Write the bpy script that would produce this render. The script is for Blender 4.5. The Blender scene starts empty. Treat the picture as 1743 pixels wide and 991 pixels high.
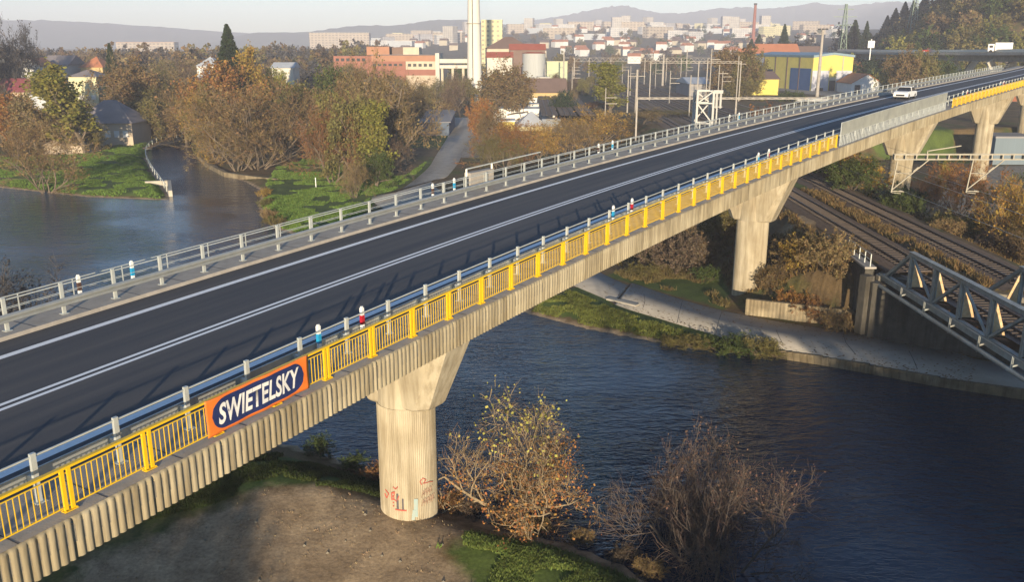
import bpy, math, random
import numpy as np
from mathutils import Vector, Matrix, Euler
rad = math.radians
random.seed(7); rng = np.random.default_rng(7)
sc = bpy.context.scene
COL = sc.collection

# ------------------------------------------------------------------ camera
F, PIT, CH = 1493.7, 0.272173, 10.2987          # focal length in photo pixels, pitch, height over the deck datum
PW, PH = 1743.0, 991.0
cam_d = bpy.data.cameras.new('camera'); cam = bpy.data.objects.new('camera', cam_d); COL.objects.link(cam)
cam.location = (0, 0, CH); cam.rotation_euler = (math.pi/2 - PIT, 0, 0)
cam_d.sensor_width = 36; cam_d.lens = F/PW*36; cam_d.clip_start = 0.3; cam_d.clip_end = 30000
sc.camera = cam

# ------------------------------------------------------------------ world, sun, exposure
SUN_EL, SUN_AZ = 7.5, 180.0                      # low sun, straight behind the camera
w = bpy.data.worlds.new('World'); sc.world = w; w.use_nodes = True
nt = w.node_tree; nt.nodes.clear()
sky = nt.nodes.new('ShaderNodeTexSky'); sky.sky_type = 'NISHITA'; sky.sun_disc = False
sky.sun_elevation = rad(SUN_EL); sky.sun_rotation = rad(SUN_AZ); sky.altitude = 300
sky.air_density = 1.0; sky.dust_density = 0.35; sky.ozone_density = 3.5
bg = nt.nodes.new('ShaderNodeBackground'); bg.inputs[1].default_value = 0.14
wo = nt.nodes.new('ShaderNodeOutputWorld')
nt.links.new(sky.outputs[0], bg.inputs[0]); nt.links.new(bg.outputs[0], wo.inputs[0])
sd = bpy.data.lights.new('sun', 'SUN'); so = bpy.data.objects.new('sun', sd); COL.objects.link(so)
sd.energy = 5.0; sd.angle = rad(0.53); sd.color = (1.0, 0.83, 0.59)
so.rotation_euler = (rad(90 - SUN_EL), 0, rad(0)); so.location = (0, -50, 80)
vs = sc.view_settings
sc.display_settings.display_device = 'sRGB'
vs.view_transform = 'Standard'; vs.look = 'None'; vs.exposure = 0.80; vs.gamma = 1.0; vs.use_curve_mapping = False
cy = sc.cycles
cy.max_bounces = 6; cy.diffuse_bounces = 2; cy.glossy_bounces = 3; cy.transmission_bounces = 3
cy.transparent_max_bounces = 12; cy.volume_bounces = 0
cy.use_denoising = True
cy.caustics_reflective = False; cy.caustics_refractive = False
cy.sample_clamp_indirect = 4

# ------------------------------------------------------------------ small helpers
def ray(px, py):
    u = (px - PW/2)/F; v = -(py - PH/2)/F
    c, s = math.cos(PIT), math.sin(PIT)
    return np.array([u, c + v*s, -s + v*c])
def gp(px, py, z):                      # point on the level z seen along a bearing
    r = ray(px, py); t = (z - CH)/r[2]; return (r[0]*t, r[1]*t)
def gy(px, py, Y):                      # point at the distance Y
    r = ray(px, py); t = Y/r[1]; return (r[0]*t, Y, CH + r[2]*t)
def hash_label(*a): return ' '.join(a)

def tag(o, label=None, cat=None, group=None, kind=None):
    if label: o['label'] = label
    if cat: o['category'] = cat
    if group: o['group'] = group
    if kind: o['kind'] = kind
    return o
def empty(name, loc=(0,0,0), rz=0.0, label=None, cat=None, group=None):
    o = bpy.data.objects.new(name, None); COL.objects.link(o); o.location = loc; o.rotation_euler = (0,0,rz)
    o.empty_display_size = 0.3
    return tag(o, label, cat, group)

class MB:
    def __init__(s): s.v = []; s.f = []
    def add(s, vs, fs):
        b = len(s.v); s.v.extend([tuple(map(float, q)) for q in vs]); s.f.extend([tuple(b+i for i in f) for f in fs]); return s
    def box(s, c, d, rz=0.0):
        cx, cy_, cz = c; a, b, h = d[0]/2, d[1]/2, d[2]/2; co, si = math.cos(rz), math.sin(rz)
        vs = []
        for z in (-h, h):
            for x, y in ((-a,-b),(a,-b),(a,b),(-a,b)):
                vs.append((cx + x*co - y*si, cy_ + x*si + y*co, cz + z))
        return s.add(vs, [(0,3,2,1),(4,5,6,7),(0,1,5,4),(1,2,6,5),(2,3,7,6),(3,0,4,7)])
    def bar(s, p, q, wd, h=None, up=(0,0,1)):
        h = h or wd
        p = Vector(p); q = Vector(q); d = (q-p)
        if d.length < 1e-6: return s
        d.normalize(); u = Vector(up)
        if abs(d.dot(u)) > .98: u = Vector((0,1,0))
        x = d.cross(u).normalized(); y = x.cross(d).normalized()
        vs = []
        for e in (p, q):
            for a, b in ((-1,-1),(1,-1),(1,1),(-1,1)):
                vs.append(e + x*(a*wd/2) + y*(b*h/2))
        return s.add(vs, [(0,3,2,1),(4,5,6,7),(0,1,5,4),(1,2,6,5),(2,3,7,6),(3,0,4,7)])
    def tube(s, p, q, r0, r1=None, n=6, caps=True):
        r1 = r0 if r1 is None else r1
        p = Vector(p); q = Vector(q); d = (q-p)
        if d.length < 1e-6: return s
        d.normalize(); u = Vector((0,0,1)) if abs(d.z) < .95 else Vector((1,0,0))
        x = d.cross(u).normalized(); y = x.cross(d).normalized(); vs = []
        for e, r in ((p, r0), (q, r1)):
            for k in range(n):
                a = 2*math.pi*k/n; vs.append(e + x*(r*math.cos(a)) + y*(r*math.sin(a)))
        fs = [(k, (k+1) % n, n + (k+1) % n, n + k) for k in range(n)]
        if caps: fs += [tuple(range(n-1, -1, -1)), tuple(range(n, 2*n))]
        return s.add(vs, fs)
    def prism(s, pts, z0, z1):
        n = len(pts); vs = [(x, y, z0) for x, y in pts] + [(x, y, z1) for x, y in pts]
        fs = [(k, (k+1) % n, n + (k+1) % n, n + k) for k in range(n)] + [tuple(range(n-1,-1,-1)), tuple(range(n, 2*n))]
        return s.add(vs, fs)
    def build(s, name, m, parent=None, smooth=False, bevel=0.0, local=False):
        me = bpy.data.meshes.new(name)
        vs = s.v
        if parent is not None and not local:
            L = parent.matrix_basis.translation if False else Vector(parent.location)
            vs = [(x-L.x, y-L.y, z-L.z) for x, y, z in vs]
        me.from_pydata(vs, [], s.f); me.update()
        me.materials.append(m)
        if smooth: me.shade_smooth()
        o = bpy.data.objects.new(name, me); COL.objects.link(o)
        if parent is not None: o.parent = parent
        if bevel:
            b = o.modifiers.new('bevel', 'BEVEL'); b.width = bevel; b.segments = 2; b.limit_method = 'ANGLE'
        return o
def np_mesh(name, V, Fq, m, parent=None, smooth=False):
    V = np.asarray(V, np.float32); Fq = np.asarray(Fq, np.int32)
    me = bpy.data.meshes.new(name); k = Fq.shape[1]
    me.vertices.add(len(V)); me.vertices.foreach_set('co', V.ravel())
    me.loops.add(Fq.size); me.loops.foreach_set('vertex_index', Fq.ravel())
    me.polygons.add(len(Fq)); me.polygons.foreach_set('loop_start', np.arange(0, Fq.size, k, dtype=np.int32))
    me.polygons.foreach_set('loop_total', np.full(len(Fq), k, np.int32))
    me.update(calc_edges=True); me.validate()
    if m: me.materials.append(m)
    if smooth: me.shade_smooth()
    o = bpy.data.objects.new(name, me); COL.objects.link(o)
    if parent is not None: o.parent = parent
    return o

# ------------------------------------------------------------------ materials
class N:
    def __init__(s, m): s.nt = m.node_tree; s.n = s.nt.nodes; s.l = s.nt.links
    def new(s, t, **k):
        o = s.n.new(t)
        for a, b in k.items(): setattr(o, a, b)
        return o
    def link(s, a, b): s.l.new(a, b)
def base_mat(name, rough=.7, metal=0.0, spec=.4):
    m = bpy.data.materials.new(name); m.use_nodes = True; n = N(m); b = n.n['Principled BSDF']
    b.inputs['Roughness'].default_value = rough; b.inputs['Metallic'].default_value = metal
    b.inputs['Specular IOR Level'].default_value = spec
    return m, n, b
def rgb(c): return (c[0], c[1], c[2], 1)
def mat(name, c, rough=.75, metal=0.0, var=.25, scale=3.0, bump=0.0, c2=None, spec=.4, bscale=None, detail=6, stretch=None, streak=0.0):
    m, n, b = base_mat(name, rough, metal, spec)
    geo = n.new('ShaderNodeNewGeometry')
    src = geo.outputs['Position']
    if stretch:
        mp = n.new('ShaderNodeMapping'); mp.inputs['Scale'].default_value = stretch; n.link(src, mp.inputs[0]); src = mp.outputs[0]
    t = n.new('ShaderNodeTexNoise'); t.inputs['Scale'].default_value = scale; t.inputs['Detail'].default_value = detail
    t.inputs['Roughness'].default_value = .65; n.link(src, t.inputs['Vector'])
    r = n.new('ShaderNodeValToRGB'); r.color_ramp.elements[0].position = .3; r.color_ramp.elements[1].position = .7
    c2 = c2 or tuple(x*(1-var) for x in c)
    r.color_ramp.elements[0].color = rgb(c2); r.color_ramp.elements[1].color = rgb(c)
    n.link(t.outputs['Fac'], r.inputs[0]); n.link(r.outputs[0], b.inputs['Base Color'])
    if streak:
        mp2 = n.new('ShaderNodeMapping'); mp2.inputs['Scale'].default_value = (1,1,.07); n.link(geo.outputs['Position'], mp2.inputs[0])
        t3 = n.new('ShaderNodeTexNoise'); t3.inputs['Scale'].default_value = 2.4; t3.inputs['Detail'].default_value = 7; t3.inputs['Roughness'].default_value = .7; n.link(mp2.outputs[0], t3.inputs['Vector'])
        t4 = n.new('ShaderNodeTexNoise'); t4.inputs['Scale'].default_value = .35; t4.inputs['Detail'].default_value = 5; n.link(geo.outputs['Position'], t4.inputs['Vector'])
        r3 = n.new('ShaderNodeValToRGB'); r3.color_ramp.elements[0].position = .36; r3.color_ramp.elements[1].position = .56; k_ = 1-streak; r3.color_ramp.elements[0].color = (k_, k_*.96, k_*.9, 1); r3.color_ramp.elements[1].color = (1,1,1,1); n.link(t3.outputs['Fac'], r3.inputs[0])
        r4 = n.new('ShaderNodeValToRGB'); r4.color_ramp.elements[0].position = .40; r4.color_ramp.elements[1].position = .62; r4.color_ramp.elements[0].color = (.78,.75,.70,1); r4.color_ramp.elements[1].color = (1,1,1,1); n.link(t4.outputs['Fac'], r4.inputs[0])
        m3 = n.new('ShaderNodeMix', data_type='RGBA', blend_type='MULTIPLY'); m3.inputs[0].default_value = 1; n.link(r.outputs[0], m3.inputs[6]); n.link(r3.outputs[0], m3.inputs[7])
        m4 = n.new('ShaderNodeMix', data_type='RGBA', blend_type='MULTIPLY'); m4.inputs[0].default_value = 1; n.link(m3.outputs[2], m4.inputs[6]); n.link(r4.outputs[0], m4.inputs[7]); n.link(m4.outputs[2], b.inputs['Base Color'])
    if bump:
        t2 = n.new('ShaderNodeTexNoise'); t2.inputs['Scale'].default_value = bscale or scale*6; t2.inputs['Detail'].default_value = 4
        n.link(src, t2.inputs['Vector'])
        bp = n.new('ShaderNodeBump'); bp.inputs['Strength'].default_value = bump; bp.inputs['Distance'].default_value = .05
        n.link(t2.outputs['Fac'], bp.inputs['Height']); n.link(bp.outputs[0], b.inputs['Normal'])
    return m
def facade_mat(name, wall, win, px=3.0, pz=3.0, fx=.5, fz=.45, z0=0.0):
    # rows of windows as the surface pattern of a far-off building
    m, n, b = base_mat(name, .8)
    tc = n.new('ShaderNodeTexCoord'); sp = n.new('ShaderNodeSeparateXYZ'); n.link(tc.outputs['Object'], sp.inputs[0])
    def math_(op, a, bb=None, v=None):
        o = n.new('ShaderNodeMath', operation=op); n.link(a, o.inputs[0])
        if bb is not None: n.link(bb, o.inputs[1])
        if v is not None: o.inputs[1].default_value = v
        return o.outputs[0]
    xy = math_('ADD', sp.outputs[0], sp.outputs[1])
    a = math_('LESS_THAN', math_('FRACT', math_('DIVIDE', xy, v=px)), v=fx)
    c = math_('LESS_THAN', math_('FRACT', math_('DIVIDE', math_('ADD', sp.outputs[2], v=-.9-z0), v=pz)), v=fz)
    k = math_('MULTIPLY', a, c)
    ns = n.new('ShaderNodeTexNoise'); ns.inputs['Scale'].default_value = .15; n.link(tc.outputs['Object'], ns.inputs['Vector'])
    r = n.new('ShaderNodeValToRGB'); r.color_ramp.elements[0].position = .35; r.color_ramp.elements[1].position = .65
    r.color_ramp.elements[0].color = rgb([x*.78 for x in wall]); r.color_ramp.elements[1].color = rgb(wall); n.link(ns.outputs['Fac'], r.inputs[0])
    mx = n.new('ShaderNodeMix', data_type='RGBA'); n.link(k, mx.inputs[0]); n.link(r.outputs[0], mx.inputs[6]); mx.inputs[7].default_value = rgb(win)
    n.link(mx.outputs[2], b.inputs['Base Color'])
    return m
def objcolor_mat(name, rough=.85, var=.45, transl=.25, scale=1.2):
    # leaf / twig material that takes its hue from the tree it grows on
    m, n, b = base_mat(name, rough, 0, .15)
    oi = n.new('ShaderNodeObjectInfo'); geo = n.new('ShaderNodeNewGeometry')
    t = n.new('ShaderNodeTexNoise'); t.inputs['Scale'].default_value = scale; t.inputs['Detail'].default_value = 5; n.link(geo.outputs['Position'], t.inputs['Vector'])
    hs = n.new('ShaderNodeHueSaturation')
    mr = n.new('ShaderNodeMapRange'); mr.inputs[1].default_value = .3; mr.inputs[2].default_value = .7; mr.inputs[3].default_value = 1-var; mr.inputs[4].default_value = 1+var
    n.link(t.outputs['Fac'], mr.inputs[0]); n.link(mr.outputs[0], hs.inputs['Value'])
    mh = n.new('ShaderNodeMapRange'); mh.inputs[3].default_value = .478; mh.inputs[4].default_value = .522; n.link(geo.outputs['Random Per Island'], mh.inputs[0]); n.link(mh.outputs[0], hs.inputs['Hue'])
    n.link(oi.outputs['Color'], hs.inputs['Color']); n.link(hs.outputs[0], b.inputs['Base Color'])
    if transl:
        tr = n.new('ShaderNodeBsdfTranslucent'); n.link(hs.outputs[0], tr.inputs[0]); mx = n.new('ShaderNodeMixShader'); mx.inputs[0].default_value = transl
        out = n.n['Material Output']; n.link(b.outputs[0], mx.inputs[1]); n.link(tr.outputs[0], mx.inputs[2]); n.link(mx.outputs[0], out.inputs[0])
    return m

MT = {}
MT['concrete'] = mat('concrete', (.52,.47,.38), .85, var=.28, scale=1.1, bump=.3, bscale=14, stretch=(1,1,.25))
MT['concrete_ledge'] = mat('ledge_concrete', (.42,.38,.33), .9, var=.3, scale=1.4, bump=.2, bscale=20)
MT['concrete_dark'] = mat('old_concrete', (.33,.29,.22), .9, var=.45, scale=.8, bump=.4, bscale=8)
MT['wall_conc'] = mat('weathered_concrete', (.38,.31,.20), .9, streak=.4, var=.5, scale=.7, bump=.3, bscale=8, c2=(.16,.13,.08))
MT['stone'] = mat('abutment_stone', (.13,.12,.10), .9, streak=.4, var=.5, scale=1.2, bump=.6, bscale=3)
MT['white_paint'] = mat('road_paint', (.86,.86,.86), .6, var=.12, scale=9)
MT['steel'] = mat('galvanised_steel', (.52,.53,.50), .45, .55, var=.2, scale=2.2)
MT['steel_pale'] = mat('galvanised_post', (.60,.62,.58), .5, .35, var=.18, scale=3)
MT['yellow'] = mat('yellow_paint', (.80,.50,.015), .42, 0, var=.10, scale=2.5)
MT['truss'] = mat('truss_paint', (.38,.41,.39), .6, .1, var=.35, scale=1.3, c2=(.24,.22,.18))
MT['rust'] = mat('rusty_steel', (.20,.11,.06), .8, .2, var=.5, scale=2)
MT['rail'] = mat('rail_steel', (.10,.075,.06), .5, .5, var=.3, scale=2)
MT['ballast'] = mat('ballast', (.20,.135,.085), .95, var=.45, scale=2.0, bump=.8, bscale=9, c2=(.10,.065,.045))
MT['sleeper'] = mat('sleeper', (.13,.10,.08), .9, var=.4, scale=2)
MT['path'] = mat('path_asphalt', (.43,.39,.33), .92, var=.28, scale=.5, bump=.15, bscale=6)
MT['bark'] = mat('bark', (.20,.155,.11), .9, var=.4, scale=3)
MT['bark_shaded'] = mat('shaded_bark', (.105,.082,.066), .9, var=.4, scale=3)  # bark darkened in its colour to imitate shade on the big foreground bush
MT['bark_pale'] = mat('pale_bark', (.34,.26,.16), .9, var=.4, scale=3)
MT['leaf'] = objcolor_mat('foliage')
MT['twig'] = objcolor_mat('twigs', .9, .35, 0.0, 1.0)
MT['glass'] = mat('dark_glass', (.03,.035,.045), .12, 0, var=.2, scale=.5, spec=.6)
MT['white'] = mat('white_metal', (.78,.78,.76), .5, var=.1, scale=1)
MT['black'] = mat('black_rubber', (.02,.02,.02), .8, var=.3, scale=4)
MT['dark'] = mat('dark_metal', (.035,.035,.04), .6, .2, var=.3, scale=2)

# asphalt: blue-black new surfacing, paler and browner wheel tracks along the lanes
m, n, b = base_mat('asphalt', .82, 0, .35); MT['asphalt'] = m
uv = n.new('ShaderNodeAttribute', attribute_name='lane'); sp = n.new('ShaderNodeSeparateXYZ'); n.link(uv.outputs['Vector'], sp.inputs[0])
cmb = n.new('ShaderNodeCombineXYZ')
ml = n.new('ShaderNodeMath', operation='MULTIPLY'); ml.inputs[1].default_value = .035; n.link(sp.outputs[0], ml.inputs[0]); n.link(ml.outputs[0], cmb.inputs[0]); n.link(sp.outputs[1], cmb.inputs[1])
t = n.new('ShaderNodeTexNoise'); t.inputs['Scale'].default_value = 1.3; t.inputs['Detail'].default_value = 5; n.link(cmb.outputs[0], t.inputs['Vector'])
r = n.new('ShaderNodeValToRGB'); r.color_ramp.elements[0].position = .35; r.color_ramp.elements[1].position = .68
r.color_ramp.elements[0].color = (.050,.053,.062,1); r.color_ramp.elements[1].color = (.092,.086,.084,1); n.link(t.outputs['Fac'], r.inputs[0])
t2 = n.new('ShaderNodeTexNoise'); t2.inputs['Scale'].default_value = 60; t2.inputs['Detail'].default_value = 3
geo = n.new('ShaderNodeNewGeometry'); n.link(geo.outputs['Position'], t2.inputs['Vector'])
mx = n.new('ShaderNodeMix', data_type='RGBA', blend_type='OVERLAY'); mx.inputs[0].default_value = .6; n.link(r.outputs[0], mx.inputs[6]); n.link(t2.outputs['Fac'], mx.inputs[7]); n.link(mx.outputs[2], b.inputs['Base Color'])
bp = n.new('ShaderNodeBump'); bp.inputs['Strength'].default_value = .25; bp.inputs['Distance'].default_value = .01; n.link(t2.outputs['Fac'], bp.inputs['Height']); n.link(bp.outputs[0], b.inputs['Normal'])

# water
m, n, b = base_mat('river_water', .06, 0, .5); MT['water'] = m
b.inputs['Base Color'].default_value = (.004,.020,.044,1); b.inputs['IOR'].default_value = 1.33
geo = n.new('ShaderNodeNewGeometry'); mp = n.new('ShaderNodeMapping'); mp.inputs['Rotation'].default_value = (0,0,rad(-28)); mp.inputs['Scale'].default_value = (.55,1.25,1)
n.link(geo.outputs['Position'], mp.inputs[0])
h = None
for scl, amt in ((.45,.42),(1.5,.34),(4.2,.16)):
    t = n.new('ShaderNodeTexNoise'); t.inputs['Scale'].default_value = scl; t.inputs['Detail'].default_value = 3; t.inputs['Distortion'].default_value = .4; n.link(mp.outputs[0], t.inputs['Vector'])
    k = n.new('ShaderNodeMath', operation='MULTIPLY'); k.inputs[1].default_value = amt; n.link(t.outputs['Fac'], k.inputs[0])
    if h is None: h = k.outputs[0]
    else:
        a = n.new('ShaderNodeMath', operation='ADD'); n.link(h, a.inputs[0]); n.link(k.outputs[0], a.inputs[1]); h = a.outputs[0]
big = n.new('ShaderNodeTexNoise'); big.inputs['Scale'].default_value = .045; big.inputs['Detail'].default_value = 3; n.link(geo.outputs['Position'], big.inputs['Vector'])
mr = n.new('ShaderNodeMapRange'); mr.inputs[1].default_value = .38; mr.inputs[2].default_value = .62; mr.inputs[3].default_value = .18; mr.inputs[4].default_value = 1.0; n.link(big.outputs['Fac'], mr.inputs[0])
bp = n.new('ShaderNodeBump'); bp.inputs['Distance'].default_value = .70; n.link(mr.outputs[0], bp.inputs['Strength'])
n.link(h, bp.inputs['Height']); n.link(bp.outputs[0], b.inputs['Normal'])

# ground: grass / leaf litter / bare earth / gravel by region
m, n, b = base_mat('ground', .95, 0, .2); MT['ground'] = m
geo = n.new('ShaderNodeNewGeometry')
def noise(sc_, det=6, dist=0):
    t = n.new('ShaderNodeTexNoise'); t.inputs['Scale'].default_value = sc_; t.inputs['Detail'].default_value = det; t.inputs['Roughness'].default_value = .62; t.inputs['Distortion'].default_value = dist
    n.link(geo.outputs['Position'], t.inputs['Vector']); return t.outputs['Fac']
def ramp(fac, c0, c1, p0=.35, p1=.65):
    r = n.new('ShaderNodeValToRGB'); r.color_ramp.elements[0].position = p0; r.color_ramp.elements[1].position = p1
    r.color_ramp.elements[0].color = rgb(c0); r.color_ramp.elements[1].color = rgb(c1); n.link(fac, r.inputs[0]); return r.outputs[0]
def mixc(f, a, c):
    x = n.new('ShaderNodeMix', data_type='RGBA'); n.link(f, x.inputs[0]); n.link(a, x.inputs[6]); n.link(c, x.inputs[7]); return x.outputs[2]
def edge(attr, amt=.9):
    a = n.new('ShaderNodeAttribute', attribute_name=attr); ad = n.new('ShaderNodeMath', operation='ADD'); n.link(a.outputs['Fac'], ad.inputs[0])
    q = n.new('ShaderNodeMath', operation='MULTIPLY_ADD'); n.link(noise(.8, 6), q.inputs[0]); q.inputs[1].default_value = amt; q.inputs[2].default_value = -amt/2
    n.link(q.outputs[0], ad.inputs[1])
    r = n.new('ShaderNodeMapRange'); r.inputs[1].default_value = .35; r.inputs[2].default_value = .65; n.link(ad.outputs[0], r.inputs[0]); return r.outputs[0]
litter = ramp(noise(.35, 8), (.085,.058,.030), (.17,.115,.055))
green = ramp(noise(.25, 8, .3), (.048,.074,.018), (.105,.145,.032), .32, .68)
lit2 = mixc(ramp(noise(.12, 5), (0,0,0), (1,1,1), .52, .64), litter, ramp(noise(.9, 6), (.05,.065,.018), (.10,.105,.030)))
earth = ramp(noise(.55, 9, .5), (.21,.15,.092), (.47,.35,.22), .3, .7)
grav = ramp(noise(1.2, 8), (.20,.18,.15), (.34,.30,.25))
c = mixc(edge('grass'), lit2, green); c = mixc(edge('earth', .7), c, earth); c = mixc(edge('gravel', .5), c, grav)
fine = noise(6, 6); mf = n.new('ShaderNodeMix', data_type='RGBA', blend_type='OVERLAY'); mf.inputs[0].default_value = .7; n.link(c, mf.inputs[6]); n.link(fine, mf.inputs[7])
n.link(mf.outputs[2], b.inputs['Base Color'])
bp = n.new('ShaderNodeBump'); bp.inputs['Strength'].default_value = .6; bp.inputs['Distance'].default_value = .06; n.link(noise(3.5, 7), bp.inputs['Height']); n.link(bp.outputs[0], b.inputs['Normal'])

# ------------------------------------------------------------------ terrain
ZG, ZW = -12.8, -13.45
def poly(pts, z=ZG): return [gp(a, c, z) for a, c in pts]
RIVER = ([(260,-60),(120,18),(60,46)] + [gp(a, c, ZW) for a, c in ((1743,672),(1600,652),(1480,631),(1330,610),(1130,585),(1000,560),(885,530))]
    + [(-16,98)] + [gp(a, c, ZW) for a, c in ((468,388),(450,372),(440,350),(447,326),(420,310),(365,292),(338,265),(333,240),(322,228),(296,228),(285,236),(254,250),(250,272),(264,300),(284,328),(290,341),(150,335),(0,319))]
    + [(-150,172),(-300,190),(-300,110),(-140,92),(-60,72),(-34,58)] + [gp(a, c, ZW) for a, c in ((500,760),(640,806),(750,858),(850,900),(960,925),(1060,965),(1110,1000))] + [(11,27),(20,20),(60,0),(120,-25),(260,-110)])
def sdist(X, Y, P):
    X = np.asarray(X, float); Y = np.asarray(Y, float)
    d = np.full(X.shape, 1e18); ins = np.zeros(X.shape, bool); n_ = len(P)
    for i in range(n_):
        ax, ay = P[i]; bx_, by = P[(i+1) % n_]; ex, ey = bx_-ax, by-ay
        t = np.clip(((X-ax)*ex + (Y-ay)*ey)/(ex*ex+ey*ey+1e-12), 0, 1)
        d = np.minimum(d, (X-ax-t*ex)**2 + (Y-ay-t*ey)**2)
        c_ = ((ay > Y) != (by > Y)) & (X < (bx_-ax)*(Y-ay)/(by-ay+1e-12) + ax); ins ^= c_
    d = np.sqrt(d); return np.where(ins, -d, d)
def ss(a, b_, x): t = np.clip((x-a)/(b_-a), 0, 1); return t*t*(3-2*t)
def vnoise(X, Y, sc_, seed):
    r = np.random.default_rng(seed); T = r.random((64,64))
    x = np.asarray(X)/sc_; y = np.asarray(Y)/sc_; xi = np.floor(x).astype(int); yi = np.floor(y).astype(int); fx = x-xi; fy = y-yi
    fx = fx*fx*(3-2*fx); fy = fy*fy*(3-2*fy); g = lambda a, c_: T[a % 64, c_ % 64]
    return (g(xi,yi)*(1-fx)+g(xi+1,yi)*fx)*(1-fy) + (g(xi,yi+1)*(1-fx)+g(xi+1,yi+1)*fx)*fy - .5
def trackx(Y): return 36.9 + .030*(Y-90)                     # middle between the two tracks
def height(X, Y):
    X = np.asarray(X, float); Y = np.asarray(Y, float)
    H = np.full(X.shape, ZG)
    az = X/np.maximum(Y, 60)
    H = H + 48*ss(520, 2100, Y)*ss(-.35, .10, az) + 14*ss(600, 2500, Y)
    H = H + vnoise(X, Y, 90, 3)*6*ss(300, 700, Y)
    # railway embankment that widens into the yard
    xm = trackx(Y); wl = 7.0 + 12*ss(170, 300, Y) + 30*ss(300, 430, Y); wr = 6.5 + 260*ss(170, 260, Y)
    dl = np.where(X < xm, (xm-X)-wl, (X-xm)-wr); e = -7.45 - np.maximum(0, dl)*.62
    front = 71.5 - (X-30)*.95
    e = np.where(Y > front, e, -99)
    H = np.maximum(H, e)
    # wooded hill on the right
    hl = np.clip((X-178-(Y-450)*.30)*.62, 0, 95)*ss(370, 450, Y) * (1-ss(620, 820, Y)); hl = hl + vnoise(X, Y, 60, 5)*.12*hl
    H = np.where(X > 120, np.maximum(H, H+hl), H)
    # river bed and sloping banks cut into the ground
    s = sdist(X, Y, RIVER)
    bank = np.where(s > 0, ZW + (ZG-ZW)*ss(0, 2.6, s) , ZW - 1.8*ss(0, 5, -s))
    H = np.where(s < 2.6, np.minimum(H, bank), H)
    slope = np.clip((Y-38)*.12, -.55, .5)*ss(-26, -18, X)*(1-ss(0, 5, X))*(1-ss(46, 54, Y))*ss(1.5, 4.5, s)
    H = H + slope
    rough = vnoise(X, Y, 3.1, 8)*.22 + vnoise(X, Y, 1.3, 9)*.10
    H = H + rough*ss(2.5, 6, s)*(1-PATHMASK(X, Y))
    return H
PAIRS = [((1743,662),(1743,626)),((1600,641),(1620,598)),((1480,619),(1480,572)),((1330,594),(1350,553)),((1200,565),(1230,530)),((1130,545),(1150,508)),((1050,520),(1080,484)),((985,490),(1015,462)),
    None, ((640,348),(742,320)),((682,324),(762,300)),((727,288),(782,274)),((744,262),(788,255)),((761,235),(804,232)),((771,212),(816,212)),((768,200),(814,200))]
PA = [(62,44.5)]; PB = [(64,50.5)]
for q in PAIRS:
    if q is None: continue
    PA.append(gp(*q[0], ZG)); PB.append(gp(*q[1], ZG))
def resample(P, k=6):
    P = np.array(P); out = []
    for i in range(len(P)-1):
        p0 = P[max(i-1,0)]; p1 = P[i]; p2 = P[i+1]; p3 = P[min(i+2, len(P)-1)]
        for t in np.arange(k)/k:
            out.append(.5*((2*p1) + (-p0+p2)*t + (2*p0-5*p1+4*p2-p3)*t*t + (-p0+3*p1-3*p2+p3)*t**3))
    out.append(P[-1]); return np.array(out)
PA = resample(PA); PB = resample(PB)
PATHPOLY = [tuple(q) for q in PA[::3]] + [tuple(q) for q in PB[::-1][::3]]
def PATHMASK(X, Y): return 1-ss(.3, 2.2, sdist(X, Y, PATHPOLY))

def axis(lo, hi, d0, d1, step, g=1.12):
    a = list(np.arange(d0, d1+step, step)); s_ = step
    while a[-1] < hi: s_ *= g; a.append(a[-1]+s_)
    s_ = step; b_ = [a[0]]
    while b_[-1] > lo: s_ *= g; b_.append(b_[-1]-s_)
    return np.array(b_[::-1][:-1] + a)
gx = axis(-6500, 6500, -110, 75, .85, 1.07); gyv = axis(-400, 6000, 25, 175, .85, 1.05)
GX, GY = np.meshgrid(gx, gyv); GZ = height(GX, GY)
nx, ny = len(gx), len(gyv)
V = np.stack([GX, GY, GZ], -1).reshape(-1, 3)
i = np.arange((ny-1)*(nx-1)); r_, c_ = i//(nx-1), i % (nx-1); a0 = r_*nx + c_
FQ = np.stack([a0, a0+1, a0+nx+1, a0+nx], -1)
ground = np_mesh('ground', V, FQ, MT['ground'], smooth=True); tag(ground, 'autumn ground with lawns, leaf litter and bare earth along the river', kind='structure')
LAWNS = [poly([(-40,268),(110,264),(160,262),(240,233),(262,236),(252,250),(248,268),(264,303),(287,340),(150,334),(-40,318)]),
    poly([(470,285),(560,258),(600,300),(690,300),(735,268),(742,285),(640,345),(560,420),(470,392),(438,350),(448,322)]),
    poly([(880,530),(985,488),(1130,545),(1335,602),(1335,615),(1100,585)]),
    poly([(745,930),(800,905),(950,925),(1110,985),(1250,1150),(850,1150),(790,975)]),
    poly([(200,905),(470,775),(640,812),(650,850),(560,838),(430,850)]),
    poly([(1030,470),(1110,492),(1240,530),(1240,480),(1150,440)]),
    [(-30,205),(-8,215),(-8,260),(-26,260)], [(36.2,80),(37.4,80),(39.5,150),(37.5,150)],
    [(70,190),(95,180),(100,215),(75,220)]]
EARTH = [poly([(-60,1250),(130,960),(450,850),(560,842),(650,868),(760,878),(800,905),(745,930),(790,975),(850,1100)]),
    poly([(1310,455),(1330,425),(1380,405),(1390,425),(1345,455),(1320,478)], -10.5),
    [(50,92),(75,92),(90,140),(60,130)]]
GRAV = [[(62,100),(110,110),(150,180),(90,175),(66,140)], [(-16,190),(-2,190),(0,260),(-16,262)], [(120,300),(240,290),(260,400),(110,400)]]
def mask(polys, soft):
    m_ = np.zeros(GX.shape)
    for P in polys: m_ = np.maximum(m_, 1-ss(-soft, soft, sdist(GX, GY, P)))
    return m_
river_d = sdist(GX, GY, RIVER)
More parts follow.
